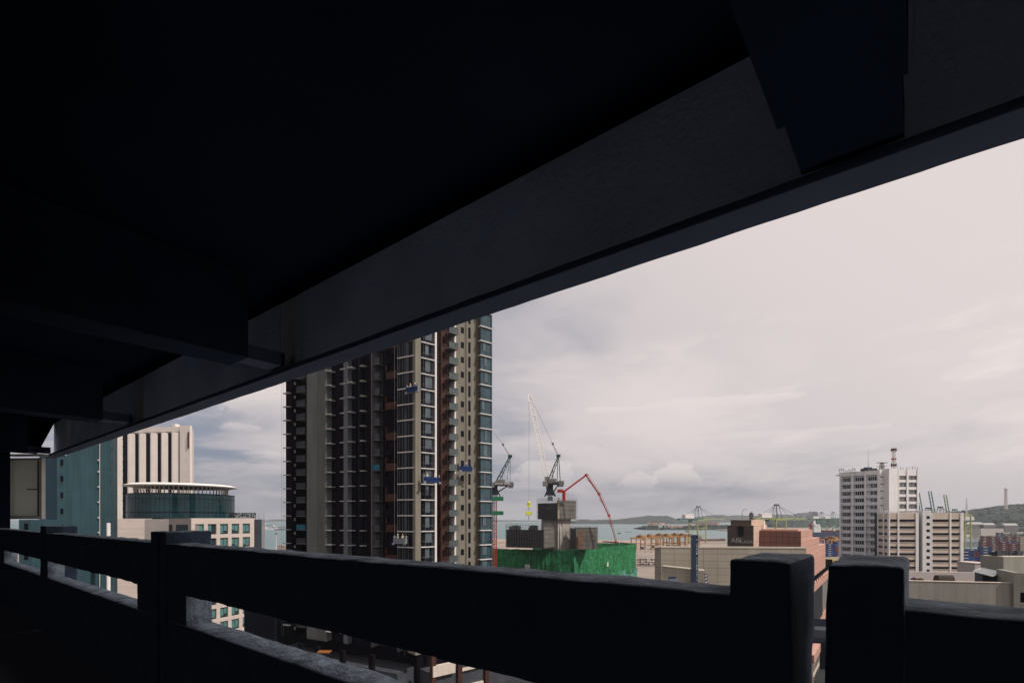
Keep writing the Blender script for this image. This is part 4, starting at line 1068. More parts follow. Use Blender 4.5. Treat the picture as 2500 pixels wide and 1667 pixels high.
# brown tower block with the lettering
Ac = Vector((77.6,164.7)); At = H-2.4
Ml, sl_, Ll = frame(Ac+fr_*7.9, Ac)
op0, op1 = sl_(1799), sl_(1816); oz0, oz1 = H-6.05, H-2.7
mb = MB(Ml)
mb.box(0, op0, 0, .6, ZA, At); mb.box(op1, Ll, 0, .6, ZA, At); mb.box(op0, op1, .003, .6, ZA, oz0); mb.box(op0, op1, .003, .6, oz1, At)
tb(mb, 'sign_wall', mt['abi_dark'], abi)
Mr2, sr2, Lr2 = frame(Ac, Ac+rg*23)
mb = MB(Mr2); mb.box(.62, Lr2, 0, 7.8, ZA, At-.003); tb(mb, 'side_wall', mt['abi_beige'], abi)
mb = MB(Ml); mb.box(op0, op1, .48, .58, oz0, oz1); w = tb(mb, 'window', mt['dglass'], abi)
mb = MB(Ml); mb.box(op0, op0+.2, .4, .48, oz0, oz1); mb.box(op1-.2, op1, .4, .48, oz0, oz1); mb.build('window_frame', mt['abi_dark'], w, world=True)
A2 = Ac+rg*1.5+fr_*.9
Mu, su, Lu = frame(A2+fr_*6.3, A2); Mv, sv_, Lv = frame(A2, A2+rg*21)
mb = MB(Mu); mb.box(0, Lu, 0, .4, At, H-.65); tb(mb, 'upper_wall', mt['abi_dark'], abi)
mb = MB(Mv); mb.box(.4, Lv, 0, 6.2, At-.1, H-.655); mb.box(10.5, 10.7, -.04, .0, At, H-.7); tb(mb, 'upper_side_wall', mt['abi_beige'], abi)
rotm = Ml.to_3x3() @ Matrix.Rotation(math.pi/2, 3, 'X')
p = Ml @ Vector((Ll-6.75, -.06, H-8.0)); text('ABI', 2.15, p, rotm, mt['alu'], 'lettering', abi, .06)
p = Ml @ Vector((Ll-4.25, -.06, H-8.15)); text('PLAZA', 1.38, p, rotm, mt['alu'], 'lettering', abi, .06)
# roof bits: vent stack, lamp
mb = MB(Mv); mb.box(8.6, 10.0, 1.2, 2.4, H-.7, H+1.6); mb.box(9.0, 9.6, 1.5, 2.1, H+1.6, H+2.0); tb(mb, 'vent_stack', mt['greyc'], abi)
mb = MB()
for k in range(4):
    q = K+fr_*(11.6)+rg*(4+k*.5); mb.tube((q.x,q.y,H-4.2), (q.x,q.y,H-1.0), .15, 5)
tb(mb, 'pipe', mt['white2'], abi)
q = P(1812, 1268, 172); lp = thing('street_lamp', 'single curved lamp post on the roof behind the brown lettered wall', 'street lamp', tuple(q))
mb = MB(); mb.poly([(0,0,-.5),(0,0,2.6),(.25,0,3.1),(.6,0,3.35),(1.1,0,3.5)], .07, 6); mb.build('post', mt['steel'], lp)
mb = MB(); mb.bar((1.0,0,3.46),(1.5,0,3.56),.22,.12); mb.build('lamp_head', mt['greyc'], lp)

# ================================================================ BEIGE PANELLED HALL
mt['hall'] = mat('beige_panels', (.32,.29,.235), .7, .05, .25, streak=.10, grid=(3.25, 1.62, .075, (.13,.12,.11), 0, .55))
mt['halllow'] = mat('beige_low_wall', (.36,.32,.26), .7, .06, .3, streak=.1, grid=(3.4, 1.9, .06, (.20,.17,.14), .5, .2))
hp0, hp1 = G(1613,121), G(1968,117.5)
hall = thing('panelled_hall', 'long beige hall clad in large square panels in front of the pink building', 'building', (hp0.x+6, hp0.y+8, 0))
Mh, sh, Lh = frame(hp0[:2], hp1[:2]); zh = P(0,1337,120).z
mb = MB(Mh); mb.box(0, Lh, 0, 5, 3, zh); tb(mb, 'wall', mt['hall'], hall)
a = G(1598.5,122.5); Mn, sn, Ln = frame(a[:2], (hp0.x-.02, hp0.y+.1)); mb = MB(Mn); mb.box(0, Ln, 0, 4.4, 3, zh+.05); tb(mb, 'side_wall', mt['hall'], hall)
mb = MB(Mh); mb.box(-.05, Lh+.1, -.1, .6, zh, zh+.36); mb.box(-1.4, -.05, .05, .7, zh+.05, zh+.36); tb(mb, 'coping', mt['cream'], hall)
lo0, lo1 = G(1616,116), G(1706,113); Mo, so_, Lo = frame(lo0[:2], lo1[:2]); mb = MB(Mo)
z0_, z1__ = P(0,1382,116).z, P(0,1391.5,113).z
mb.face([(0,0,3),(Lo,0,3),(Lo,0,z1__),(0,0,z0_)]); mb.face([(0,0,z0_),(Lo,0,z1__),(Lo,4,z1__),(0,4,z0_)]); mb.face([(0,4,3),(0,0,3),(0,0,z0_),(0,4,z0_)]); mb.face([(Lo,0,3),(Lo,4,3),(Lo,4,z1__),(Lo,0,z1__)])
tb(mb, 'ramp_wall', mt['halllow'], hall)
mb = MB(Mo); mb.bar((-.1,-.05,z0_+.07),(Lo,-.05,z1__+.07),.3,.16); tb(mb, 'ramp_coping', mt['cream'], hall)
a, b = G(1704,112.6), G(1720,112.2); Mo2, so2, Lo2 = frame(a[:2], b[:2]); mb = MB(Mo2); mb.box(0, Lo2, 0, 4, 3, P(0,1392,112.5).z); tb(mb, 'ramp_wall', mt['halllow'], hall)
# dark blue sign pylon
mt['navy'] = mat('navy_panel', (.012,.028,.065), .3, .15, .6, spec=.6); mt['signfoil'] = mat('silver_marks', (.40,.45,.48), .4, .3, 2, spec=.6)
pa, pb_ = G(1688,111.5), G(1706,111.2)
py = thing('sign_pylon', 'tall dark navy sign pylon with a narrow strip of pale vertical characters', 'sign', (pa.x, pa.y, 0))
Mp, sp_, Lp = frame(pa[:2], pb_[:2]); zt_p = P(0,1305,111.5).z
mb = MB(Mp); mb.box(0, Lp*.60, 0, 1.2, 3, zt_p); mb.box(0, .12, -.06, 0, 3, zt_p); mb.box(Lp*.3, Lp*.36, -.05, 0, 3, zt_p-.2); tb(mb, 'blue_panel', mt['navy'], py)
mb = MB(Mp); mb.box(Lp*.62, Lp, .05, 1.1, 3, zt_p-.05); tb(mb, 'side_panel', mt['tealdark'], py)
mb = MB(Mp); rr = random.Random(8); z = zt_p-.5
while z > zt_p-12.5:
    h = rr.uniform(.18,.5); cx = Lp*.76
    if rr.random() < .8:
        mb.box(cx-.18, cx+.18, .0, .05, z-.06, z); mb.box(cx-.05+rr.uniform(-.12,.12), cx+.05, .0, .05, z-h, z-.06); mb.box(cx-.16, cx+.1, .0, .05, z-h, z-h+.07)
    z -= h+.2
mb.box(Lp*.92, Lp*.98, 0, .05, 8, zt_p-.1)
tb(mb, 'vertical_lettering', mt['signfoil'], py)
a = G(1721,111.2); t = thing('blue_sign', 'small blue and white sign just right of the navy pylon', 'sign', (a.x, a.y, P(0,1410,111).z))
mb = MB(); mb.box(0,.55,0,.12,-1.6,.9); mb.build('board', mt['navy'], t); mb = MB()
for k in range(3): mb.face([(.06,-.02,.5-k*.7),(.45,-.02,.75-k*.7),(.45,-.02,.5-k*.7),(.06,-.02,.2-k*.7)])
mb.build('white_stripe', mt['white'], t)
a = P(1634, 1418.5, 108); t = thing('folded_awning', 'dark navy folded awning low against the beige ramp wall', 'awning', tuple(a))
mb = MB(); mb.xprism([(0,0),(.9,0),(.9,.75),(.3,.55)], 0, 1.75); mb.box(.1,1.6,.3,.8,.7,.95); mb.build('fabric', mt['navy'], t); mb = MB()
for x in (.1,.85,1.65): mb.tube((x,.1,-1.2),(x,.1,.1),.04,4)
mb.build('pole', mt['steel'], t)
# ================================================================ WHITE TOWER AND ITS NEIGHBOUR
mt['wtower'] = mat('white_tower_wall', (.68,.665,.66), .75, .05, .2, streak=.12)
mt['wband'] = mat('recessed_band', (.56,.575,.60), .8, .08, .3, streak=.12)
mt['cband'] = mat('cream_spandrel', (.54,.46,.39), .8, .06, .3, streak=.10)
mt['win'] = mat('office_glass', (.006,.008,.018), .3, .4, .5, spec=.12)
T0, TL = G(2148,254), G(2050,268)
wt = thing('white_tower', 'white office tower with rooftop aerials and rows of small dark windows', 'office tower', (T0.x-4, T0.y+14, 0))
MA, sa_, LA = frame(TL[:2], T0[:2])
zt = H+24.0; FW = 3.58
zA = [P(0,1167,254).z-FW*k for k in range(0, 17)]
def wwin(fr, sf, x0, x1, z, h, n, parent, y=.25, name='window'):
    "one strip window: dark glass with pale mullions"
    mb = MB(fr); a, b = sf(x0), sf(x1); mb.box(a, b, y, y+.1, z-h/2, z+h/2); w = mb.build(name, mt['win'], parent, world=True)
    if n > 1:
        c = MB(fr)
        for k in range(1, n): q = a+(b-a)*k/n; c.box(q-.07, q+.07, y-.04, y, z-h/2, z+h/2)
        c.build('mullion', mt['wtower'], w, world=True)
    return w
# left (shaded) face
mb = MB(MA); mb.box(0, LA, .9, 14, 3, zt-1.2); tb(mb, 'wall_core', mt['wband'], wt)
for (x0, x1) in ((2050,2053.5),(2079,2083),(2110.5,2114.5),(2142,2148)):
    mb = MB(MA); mb.box(max(0, sa_(x0)), min(LA, sa_(x1)), -.35 if x1 < 2148 else -.1, .9, 3, zt+.15 if x1 > 2083 else zt-.1); tb(mb, 'pier', mt['wtower'], wt)
for (x0, x1) in ((2053.5,2079),(2083,2110.5),(2114.5,2142)):
    a, b = sa_(x0), sa_(x1)
    mb = MB(MA); mb.box(a, b, .0, .9, zA[0]+1.9, zt-.25); tb(mb, 'fascia', mt['wtower'], wt)
    for i, z in enumerate(zA):
        c = MB(MA); c.box(a, b, .12, .9, z-FW+1.05, z-.95); tb(c, 'spandrel', mt['wband'], wt)
        wx0, wx1 = x0+(x1-x0)*.20, x1-(x1-x0)*.10
        if x0 < 2060: wx1 = x1-5
        if x0 > 2110 and i: wx0 = x0+11
        wwin(MA, sa_, wx0, wx1, z, 1.75, 4, wt, .2)
# right face(s)
MB1, sb1, LB1 = frame(T0[:2], G(2171,254.6)[:2])
mb = MB(MB1); mb.box(0.02, LB1, 0, 13, 3, zt-.3); tb(mb, 'wall', mt['wtower'], wt)
for k in range(7): wwin(MB1, sb1, 2149.5, 2169.5, P(0,1163.5,254).z-3.55*k, .55, 7, wt, -.03)
a, b = G(2170.5,250.8), G(2192,251.2); Mc, sc, Lc = frame(a[:2], b[:2]); mb = MB(Mc); mb.box(0, Lc, 0, 14, 3, zt+.2); tb(mb, 'lift_shaft', mt['wtower'], wt)
a, b = G(2192.5,253.6), G(2242,254.2); Md, sd_, Ld = frame(a[:2], b[:2])
mb = MB(Md); mb.box(0, Ld, .9, 13, 3, zt-.9); tb(mb, 'wall_core', mt['wband'], wt)
for (x0, x1) in ((2192.5,2194.5),(2213,2217.5),(2238.5,2242)): mb = MB(Md); mb.box(sd_(x0), sd_(x1), -.25, .9, 3, zt); tb(mb, 'pier', mt['wtower'], wt)
for (x0, x1) in ((2194.5,2213),(2217.5,2238.5)):
    mb = MB(Md); a, b = sd_(x0), sd_(x1); mb.box(a, b, 0, .9, P(0,1161,254).z, zt-.1); tb(mb, 'fascia', mt['wtower'], wt)
    for k in range(9):
        z = P(0,1165,254).z-3.58*k
        c = MB(Md); c.box(a, b, .02, .9, z-2.5, z-1.15); tb(c, 'spandrel', mt['wtower'], wt)
        wwin(Md, sd_, x0+.5, x1-.5, z, 1.9, 6, wt, .3)
mb = MB(); mb.prism([(TL.x+.6,TL.y+1),(T0.x+.5,T0.y+1.2),(T0.x+18,T0.y+2),(T0.x+16,T0.y+11),(TL.x+3,TL.y+8)], zt-1.4, zt-1.0); tb(mb, 'roof', mt['wtower'], wt)
# rooftop aerials
mt['redwhite'] = mat('red_band', (.28,.08,.07), .6, .1, 1)
q = P(2182, 1145, 256)
t = thing('radio_mast', 'short red and white lattice mast on the roof of the white tower', 'radio mast', tuple(q))
hm = P(0,1095,256).z-q.z
mb = MB(); mb.truss((0,0,0), (0,0,hm), 1.1, 8, .07, w2=.9, rc=.11); mb.build('lattice', mt['white2'], t)
mb = MB()
for z in (hm*.2, hm*.5, hm*.98): mb.prism([(-.75,-.75),(.75,-.75),(.75,.75),(-.75,.75)], z-.35, z+.35)
mb.build('red_band', mt['redwhite'], t)
mb = MB()
for z in (hm*.93, hm*.2):
    mb.prism([(-1.2,-1),(1.2,-1),(1.2,1),(-1.2,1)], z, z+.12)
    for k in range(6): a = k*1.05; mb.box(math.cos(a)*1.2-.12, math.cos(a)*1.2+.12, math.sin(a)-.1, math.sin(a)+.1, z-.7, z+.9)
mb.build('antenna_panel', mt['dgrey'], t)
q = P(2119.5, 1145, 258); t = thing('whip_aerial', 'tall thin whip aerial on the left part of the white tower roof', 'aerial', tuple(q))
mb = MB(); mb.tube((0,0,-.5),(0,0,10),.10,5,r2=.05); mb.tube((0,0,0),(0,0,1.2),.25,5); mb.build('rod', mt['steel'], t)
q = P(2153, 1147, 258); t = thing('radar_scanner', 'radar scanner with a long flat bar on the white tower roof', 'radar', tuple(q))
mb = MB(); mb.truss((0,0,-.3),(0,0,3.4),1.6,3,.08,w2=1.0); mb.prism([(-1.6,-1.4),(1.6,-1.4),(1.6,1.4),(-1.6,1.4)], 1.8, 1.95); mb.build('stand', mt['steel'], t)
mb = MB(); mb.box(-2.7,2.7,-.2,.2,3.5,3.85); mb.tube((0,0,3.2),(0,0,3.6),.3,6); mb.build('scanner_bar', mt['greyc'], t)
t = thing('roof_aerials', 'cluster of small aerials at the left corner of the white tower roof', 'aerials', tuple(P(2068,1152,262)))
rr = random.Random(12)
for k in range(9):
    mb = MB(); x = -4+k*1.0; h = rr.uniform(.8,2.4); mb.tube((x,0,-.6),(x,0,h),.07,4); mb.box(x-.14,x+.14,-.12,.12,h*.4,h*.95); mb.build('aerial', mt['dgrey'], t)
t = thing('roof_aerials', 'row of small thin aerials at the right corner of the white tower roof', 'aerials', tuple(P(2215,1146,258)))
for k in range(8):
    mb = MB(); x = -5+k*1.5+rr.uniform(-.4,.4); h = rr.uniform(.9,2.4); mb.tube((x,0,-.4),(x,0,h),.06,4)
    if k % 2: mb.box(x-.12,x+.12,-.1,.1,h*.5,h)
    mb.build('aerial', mt['dgrey'], t)
q = P(2120,1147,260); t = thing('roof_plant', 'dark low plant housing on the white tower roof behind the parapet', 'roof plant', tuple(q))
mb = MB(); mb.prism([(-3,-1.5),(3.4,-1.5),(3.0,1.5),(-3,1.5)], -.5, .7); mb.prism([(-1.8,-1),(1.2,-1),(1.2,1),(-1.8,1)], .7, 1.3)
for k in range(6): mb.tube((-3+k*1.2,-1.5,.7),(-3+k*1.2,-1.5,1.3),.05,3)
mb.build('housing', mt['dgrey'], t)
# lower cream building in front
E0, E1, E2, E3 = G(2143,244), G(2169.5,235), G(2242.5,233), G(2252,236)
lb = thing('cream_office', 'lower cream office building with long dark strip windows in front of the white tower', 'office building', (E1.x+10, E1.y+12, 0))
mt['ladder'] = mt['cband']
Me, se, Le = frame(E0[:2], E1[:2]); Mf2, sf2, Lf2 = frame(E1[:2], E2[:2])
zt = P(0,1251,235).z; zW = [P(0,1270.5,235).z-3.06*k for k in range(0, 15)]
def striped(fr, sf, spans, piers, ztop, L, parent, depth=12):
    mb = MB(fr); mb.box(.02, L-.02, .6, depth, 3, ztop-.3); tb(mb, 'wall_core', mt['win'], parent)
    for (x0, x1) in piers: mb = MB(fr); mb.box(max(0,sf(x0)), min(L,sf(x1)), -.25, .62, 3, ztop-.02); tb(mb, 'pier', mt['wtower'], parent)
    for (x0, x1) in spans:
        a, b = sf(x0), sf(x1)
        mb = MB(fr); mb.box(a, b, 0, .61, zW[0]+.62, ztop-.1); tb(mb, 'fascia', mt['cband'], parent)
        for z in zW:
            mb = MB(fr); mb.box(a, b, .02, .61, z-3.06+.55, z-.55); s_ = tb(mb, 'spandrel', mt['cband'], parent)
            mb = MB(fr); mb.box(a+.15, b-.15, .45, .55, z-.55, z+.62); w = tb(mb, 'window', mt['win'], parent)
            mb = MB(fr); mb.box(a, b, -.16, .02, z-.62, z-.50); mb.build('sill', mt['cband'], w, world=True)
striped(Me, se, [(2144.5,2156.5),(2159,2168)], [(2143,2144.5),(2156.5,2159),(2168,2169.5)], zt-.2, Le, lb)
striped(Mf2, sf2, [(2171,2191),(2195,2235)], [(2169.5,2171),(2191,2195),(2235,2242.4)], zt, Lf2, lb)
tb(MB(Mf2).box(.5, Lf2-.2, 1.5, 9, zt-.4, zt+.25), 'roof_slab', mt['wtower'], lb)
a, b = G(2243,237.5), G(2253,238); Mx, sx_1, Lx = frame(a[:2], b[:2]); tb(MB(Mx).box(0, Lx, 0, 9, 3, P(0,1255,236).z), 'recess_wall', mt['greyc'], lb)
a, b = G(2252.5,233.2), G(2273,232.6); Ms2, ss2, Ls2 = frame(a[:2], b[:2])
tb(MB(Ms2).box(0, Ls2, 0, 12, 3, P(0,1246,233).z), 'stair_tower', mt['wtower'], lb)
for k in range(15):
    z = P(0,1262.5,233).z-3.03*k; wwin(Ms2, ss2, 2262, 2270, z, 1.25, 1, lb, -.03)
a, b = G(2273.5,233.4), G(2351.6,231.6); Mg2, sg2, Lg2 = frame(a[:2], b[:2])
striped(Mg2, sg2, [(2275.5,2318),(2321.8,2344)], [(2273.5,2275.5),(2318,2321.8),(2344,2351.6)], zt, Lg2, lb)
q = P(2154, 1250, 240); t = thing('roof_aerials', 'small white aerials at the left end of the cream building roof', 'aerials', tuple(q))
for x, h in ((-1,2.2),(0,1.2),(1.5,.8),(2.5,1.0)): MB().tube((x,0,-.3),(x*.8,0,h),.12,4).build('aerial', mt['white2'], t)
# ================================================================ TERRACE AND ROOFS, LOWER RIGHT
mt['terr'] = mat('terrace_grey_wall', (.235,.225,.195), .85, .06, .4, streak=.18, grid=(4.3, 0, .03, (.19,.18,.16), 1.5, 0))
mt['terr2'] = mat('terrace_pink_white_wall', (.42,.375,.37), .85, .05, .4, streak=.08)
mt['boxgrey'] = mat('grey_green_panel', (.24,.235,.20), .8, .06, .3, streak=.1, grid=(1.15, 0, .05, (.19,.19,.165), 0, 0))
mt['metalroof'] = mat('metal_roof', (.13,.14,.155), .45, .15, .5, spec=.5); mt['duct'] = mat('brown_planter', (.05,.04,.034), .8, .2, 1)
te = thing('terrace_building', 'grey roof terrace building low at the right edge with a pale inner wall', 'building', tuple(G(2380,80)))
a, b = G(2150,77.5), G(2482,74); Mt_, st, Lt = frame(a[:2], b[:2]); zf_ = P(0,1420,75.5).z
tb(MB(Mt_).box(0, Lt, 0, .5, 3, zf_), 'front_wall', mt['terr'], te)
tb(MB(Mt_).box(-.1, Lt, -.06, .56, zf_, zf_+.07), 'coping', mt['cream'], te)
tb(MB(Mt_).box(0, Lt+4, .5, 15, zf_-1.7, zf_-1.4), 'terrace_floor', mt['terr'], te)
a, b = G(2150,89), G(2398.5,86.5); Mi, si, Li = frame(a[:2], b[:2]); zi = P(0,1395,88).z
tb(MB(Mi).box(0, Li, 0, .5, zf_-1.7, zi), 'inner_wall', mt['terr2'], te)
tb(MB(Mi).box(Li, Li+8.5, .6, 1.0, zf_-1.7, P(0,1399,87).z), 'inner_wall', mt['terr2'], te)
a, b = G(2475,73.6), G(2560,72); Mj, sj, Lj = frame(a[:2], b[:2])
mb = MB(Mj); w0 = sj(2491); mb.box(0, w0, 0, 6, 3, P(0,1398.5,73).z); mb.box(w0, Lj, 0, .5, P(0,1446,73).z, P(0,1398.5,73).z); mb.box(w0, Lj, 0, 6, 3, P(0,1473,73).z); tb(mb, 'corner_wall', mt['terr'], te)
tb(MB(Mj).box(w0, Lj, .9, 1.0, P(0,1473,73).z, P(0,1446,73).z), 'opening', mt['black'], te)
def roundbox(name, x0, x1, d, y0, y1, m, label, cat):
    p0, p1 = P(x0, y1, d), P(x1, y0, d); h = p1.z-p0.z; L = p1.x-p0.x
    t = thing(name, label, cat, tuple(p0))
    pl = [(0,-.5),(0,h*.35),(.06,h*.75),(.2,h),(.75,h*1.02),(.92,h*.8),(1.0,h*.3),(1.0,-.5)]
    mb = MB(); mb.xprism([(y,z) for y,z in pl], L*.06, L*.94)
    mb.xprism([(.1+y*.8,z*.78) for y,z in pl], 0, L*.06); mb.xprism([(.1+y*.8,z*.78) for y,z in pl], L*.94, L)
    mb.build('planter_body', m, t); return t, L, h
t, L, h = roundbox('long_planter', 2290, 2333, 77.2, 1404.5, 1420, mt['duct'], 'long dark rounded planter trough standing behind the terrace parapet', 'planter')
def leafy(name, c, r, n, m, label, cat):
    t = thing(name, label, cat, tuple(c)); mb = MB(); rr = random.Random(int(c.x*10))
    for _ in range(n):
        v = Vector((rr.gauss(0,1), rr.gauss(0,1), abs(rr.gauss(0,.8)))).normalized()*r*rr.uniform(.3,1); v.z *= .9
        a = Vector((rr.uniform(-1,1), rr.uniform(-1,1), rr.uniform(-.3,.8))).normalized()*.10; b = a.orthogonal().normalized()*.045
        mb.face([v-a, v+b, v+a, v-b])
    mb.build('foliage', m, t); mb = MB()
    for k in range(5): mb.tube((0,0,-1.2), (r*.5*math.cos(k*1.3), r*.5*math.sin(k*1.3), r*.4), .02, 4)
    mb.build('stem', mt['duct'], t); return t
mt['bush'] = mat('bush_leaf', (.10,.11,.035), .8, .3, 3); mt['bush2'] = mat('purple_leaf', (.07,.03,.06), .8, .3, 3)
leafy('shrub', P(2248,1416,77.4), .42, 420, mt['bush'], 'small yellow-green bush behind the left end of the terrace parapet', 'shrub')
leafy('shrub', P(2231,1415,77.4), .45, 380, mt['bush2'], 'dark purple bush at the far left of the terrace beside the concrete post', 'shrub')
leafy('shrub', P(2385,1416,83), .30, 260, mt['bush'], 'tiny tuft of green at the right end of the pale inner wall', 'shrub')
# shed with pitched metal roof
t = thing('terrace_shed', 'dark shed with a pale grey metal lean-to roof on the terrace', 'shed', tuple(G(2420,79,P(0,1423,79).z)))
def W3(x, y, d): return P(x, y, d)
mb = MB(); a, b, c, d_ = W3(2375,1394,79), W3(2422,1406,76.5), W3(2450,1397,82), W3(2395,1385.5,84)
up = Vector((0,0,.09)); mb.face([a,b,c,d_]); mb.face([a-up,d_-up,c-up,b-up])
for p_, q_ in ((a,b),(b,c),(c,d_),(d_,a)): mb.face([p_-up,q_-up,q_,p_])
tb(mb, 'roof', mt['metalroof'], t)
mb = MB(); mb.tube(a, b, .06, 5); mb.tube(b, c, .05, 5); mb.tube(a, d_, .05, 5); mb.tube(d_, c, .06, 5); tb(mb, 'gutter', mt['alu'], t)
mb = MB(); a, b = G(2399,79.5), G(2447,78.5); Mq, sq, Lq = frame(a[:2], b[:2]); mb.M = Mq; z1 = P(0,1402,79).z; mb.box(0, Lq, 0, 3.2, zf_-1.4, z1)
for k in range(9): mb.box(Lq*k/9, Lq*k/9+.05, -.04, 0, zf_-1.3, z1-.05)
tb(mb, 'wall', mt['dgrey'], t)
mb = MB(Mq); mb.face([(Lq,0,zf_-1.4),(Lq+1.0,.2,zf_-1.4),(Lq+.25,.2,z1-.05),(Lq,0,z1)]); mb.face([(Lq+1.0,.2,zf_-1.4),(Lq+1.0,3,zf_-1.4),(Lq+.25,3,z1-.05),(Lq+.25,.2,z1-.05)]); tb(mb, 'side_panel', mt['navy'], t)
tb(MB(Mq).box(Lq+1.0, Lq+3.0, 1.5, 3, zf_-1.4, P(0,1411,79).z), 'dark_plinth', mt['dgrey'], t)
# grey box building behind
b, c = G(2449.5,88), G(2640,90); a = Vector((b.x-.25, b.y+3.9, 0))
t = thing('grey_box_building', 'grey-green box shaped building with plant on its roof, behind the terrace shed', 'building', (b.x,b.y,0))
Mk, sk, Lk = frame(a[:2], b[:2]); zb1 = P(0,1358.5,88).z
tb(MB(Mk).box(0, Lk, 0, .4, 3, zb1), 'side_wall', mt['terr'], t)
Mk2, sk2, Lk2 = frame(b[:2], c[:2]); tb(MB(Mk2).box(.01, Lk2, 0, 3.8, 3, zb1-.02), 'wall', mt['boxgrey'], t)
tb(MB(Mk2).box(.05, Lk2, .1, 3.7, zb1-.02, zb1+.03), 'roof', mt['cream'], t)
mb = MB(Mk2); rr = random.Random(21)
for k in range(14):
    x, y = rr.uniform(.5,6.2), rr.uniform(1.2,3); w_, h_ = rr.uniform(.15,.5), rr.uniform(.3,.95); mb.box(x-w_, x+w_, y-w_*.6, y+w_*.6, zb1, zb1+h_); mb.tube((x,y,zb1+h_),(x+rr.uniform(-.8,.8),y,zb1+h_*.6),.06,4)
for k in range(5): x = 8+k*1.4; mb.box(x, x+.9, 1.5, 2.2, zb1, zb1+.25)
tb(mb, 'roof_plant', mt['dgrey'], t)
q = P(2389,1380,100); t = thing('small_white_block', 'small pale block beside the left corner of the grey box building', 'building', tuple(G(2389,100)))
tb(MB().prism([(q.x-.7,q.y),(q.x+2.2,q.y),(q.x+2.2,q.y+4),(q.x-.7,q.y+4)], 3, P(0,1375,100).z), 'wall', mt['terr2'], t); tb(MB().prism([(q.x-.8,q.y-.1),(q.x+2.2,q.y-.1),(q.x+2.2,q.y+4),(q.x-.8,q.y+4)], P(0,1375,100).z, P(0,1373.5,100).z), 'coping', mt['cream'], t)
a = G(2491,135); t = thing('grey_wall_building', 'tall grey wall at the far right edge above the box building', 'building', tuple(a))
tb(MB().prism([(a.x,a.y),(a.x+20,a.y-1),(a.x+20,a.y+3),(a.x+3,a.y+3)], 3, P(0,1304.5,135).z), 'wall', mt['boxgrey'], t); tb(MB().prism([(a.x-.15,a.y-.15),(a.x+20,a.y-1.15),(a.x+20,a.y+3),(a.x+2.85,a.y+3)], P(0,1304.5,135).z, P(0,1303,135).z), 'coping', mt['greyc'], t)
# dark blocks added to stand in for shaded ground, seen through the parapet slots
mt['shadeblock'] = mat('dark_roof_and_shade', (.010,.012,.018), .95, .2, .3, streak=.2, spec=0)
for (x0, x1, d, y, lab) in ((596, 672, 120, 1478, 'low dark block added as shade between the gridded office and the apartment tower'), (300, 470, 112, 1490, 'low dark block added as shade in front of the gridded office, seen through the parapet slot')):
    a, b = G(x0,d), G(x1,d-3); M_b, s_b, L_b = frame(a[:2], b[:2]); t = thing('shade_block', lab, 'building', (a.x,a.y,0)); zz_ = P(0,y,d).z
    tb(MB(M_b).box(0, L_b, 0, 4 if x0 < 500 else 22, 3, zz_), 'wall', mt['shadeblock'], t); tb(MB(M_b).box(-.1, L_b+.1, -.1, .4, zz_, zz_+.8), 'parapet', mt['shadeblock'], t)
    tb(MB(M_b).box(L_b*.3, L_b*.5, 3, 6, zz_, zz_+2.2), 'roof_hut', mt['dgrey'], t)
q = P(792, 1590, 84); t = thing('orange_skip', 'small orange skip on the dark podium seen through the parapet slot', 'skip', tuple(q)); mt['orange'] = mat('orange_paint', (.22,.09,.03), .6, .2, 2)
mb = MB(); mb.prism([(-.9,-.6),(.9,-.6),(.9,.6),(-.9,.6)], -.2, 0); mb.box(-1.0,1.0,-.7,-.6,0,.1); mb.box(-1.0,1.0,.6,.7,0,.1); mb.box(.9,1.0,-.6,.6,0,.1); mb.box(-1.0,-.9,-.6,.6,0,.1); mb.build('body', mt['orange'], t)
ar0 = G(1985,146); arc = thing('arcade_building', 'low pink banded arcade seen through the slit between the two concrete posts', 'building', (ar0.x, ar0.y, 0))
Mz, sz_, Lz = frame(ar0[:2], (ar0.x+.593*30, ar0.y+.805*30)); za = P(0,1598,146).z
tb(MB(Mz).box(0, Lz, 0, 8, 3, za-2.4), 'wall', mt['cream'], arc); tb(MB(Mz).box(-.2, Lz, -.3, 8, za-2.4, za), 'band', mt['abi_pink2'], arc)
for k in range(9):
    w = tb(MB(Mz).box(.8+k*3.2, 2.6+k*3.2, -.05, .2, za-5.2, za-3.0), 'window', mt['black'], arc); tb(MB(Mz).box(.6+k*3.2, 2.8+k*3.2, -.05, .2, 3, za-6.6), 'arch_opening', mt['black'], arc)
ar1 = G(1975,160); rb_ = thing('dark_roof_block', 'dark flat roofed block behind the low pink arcade', 'building', (ar1.x, ar1.y, 0))
tb(MB(frame(ar1[:2], (ar1.x+30, ar1.y-6))[0]).box(0, 26, 0, 40, 3, 11.5), 'wall', mt['shadeblock'], rb_); tb(MB(frame(ar1[:2], (ar1.x+30, ar1.y-6))[0]).box(2, 9, 6, 12, 11.5, 14), 'roof_hut', mt['dgrey'], rb_)
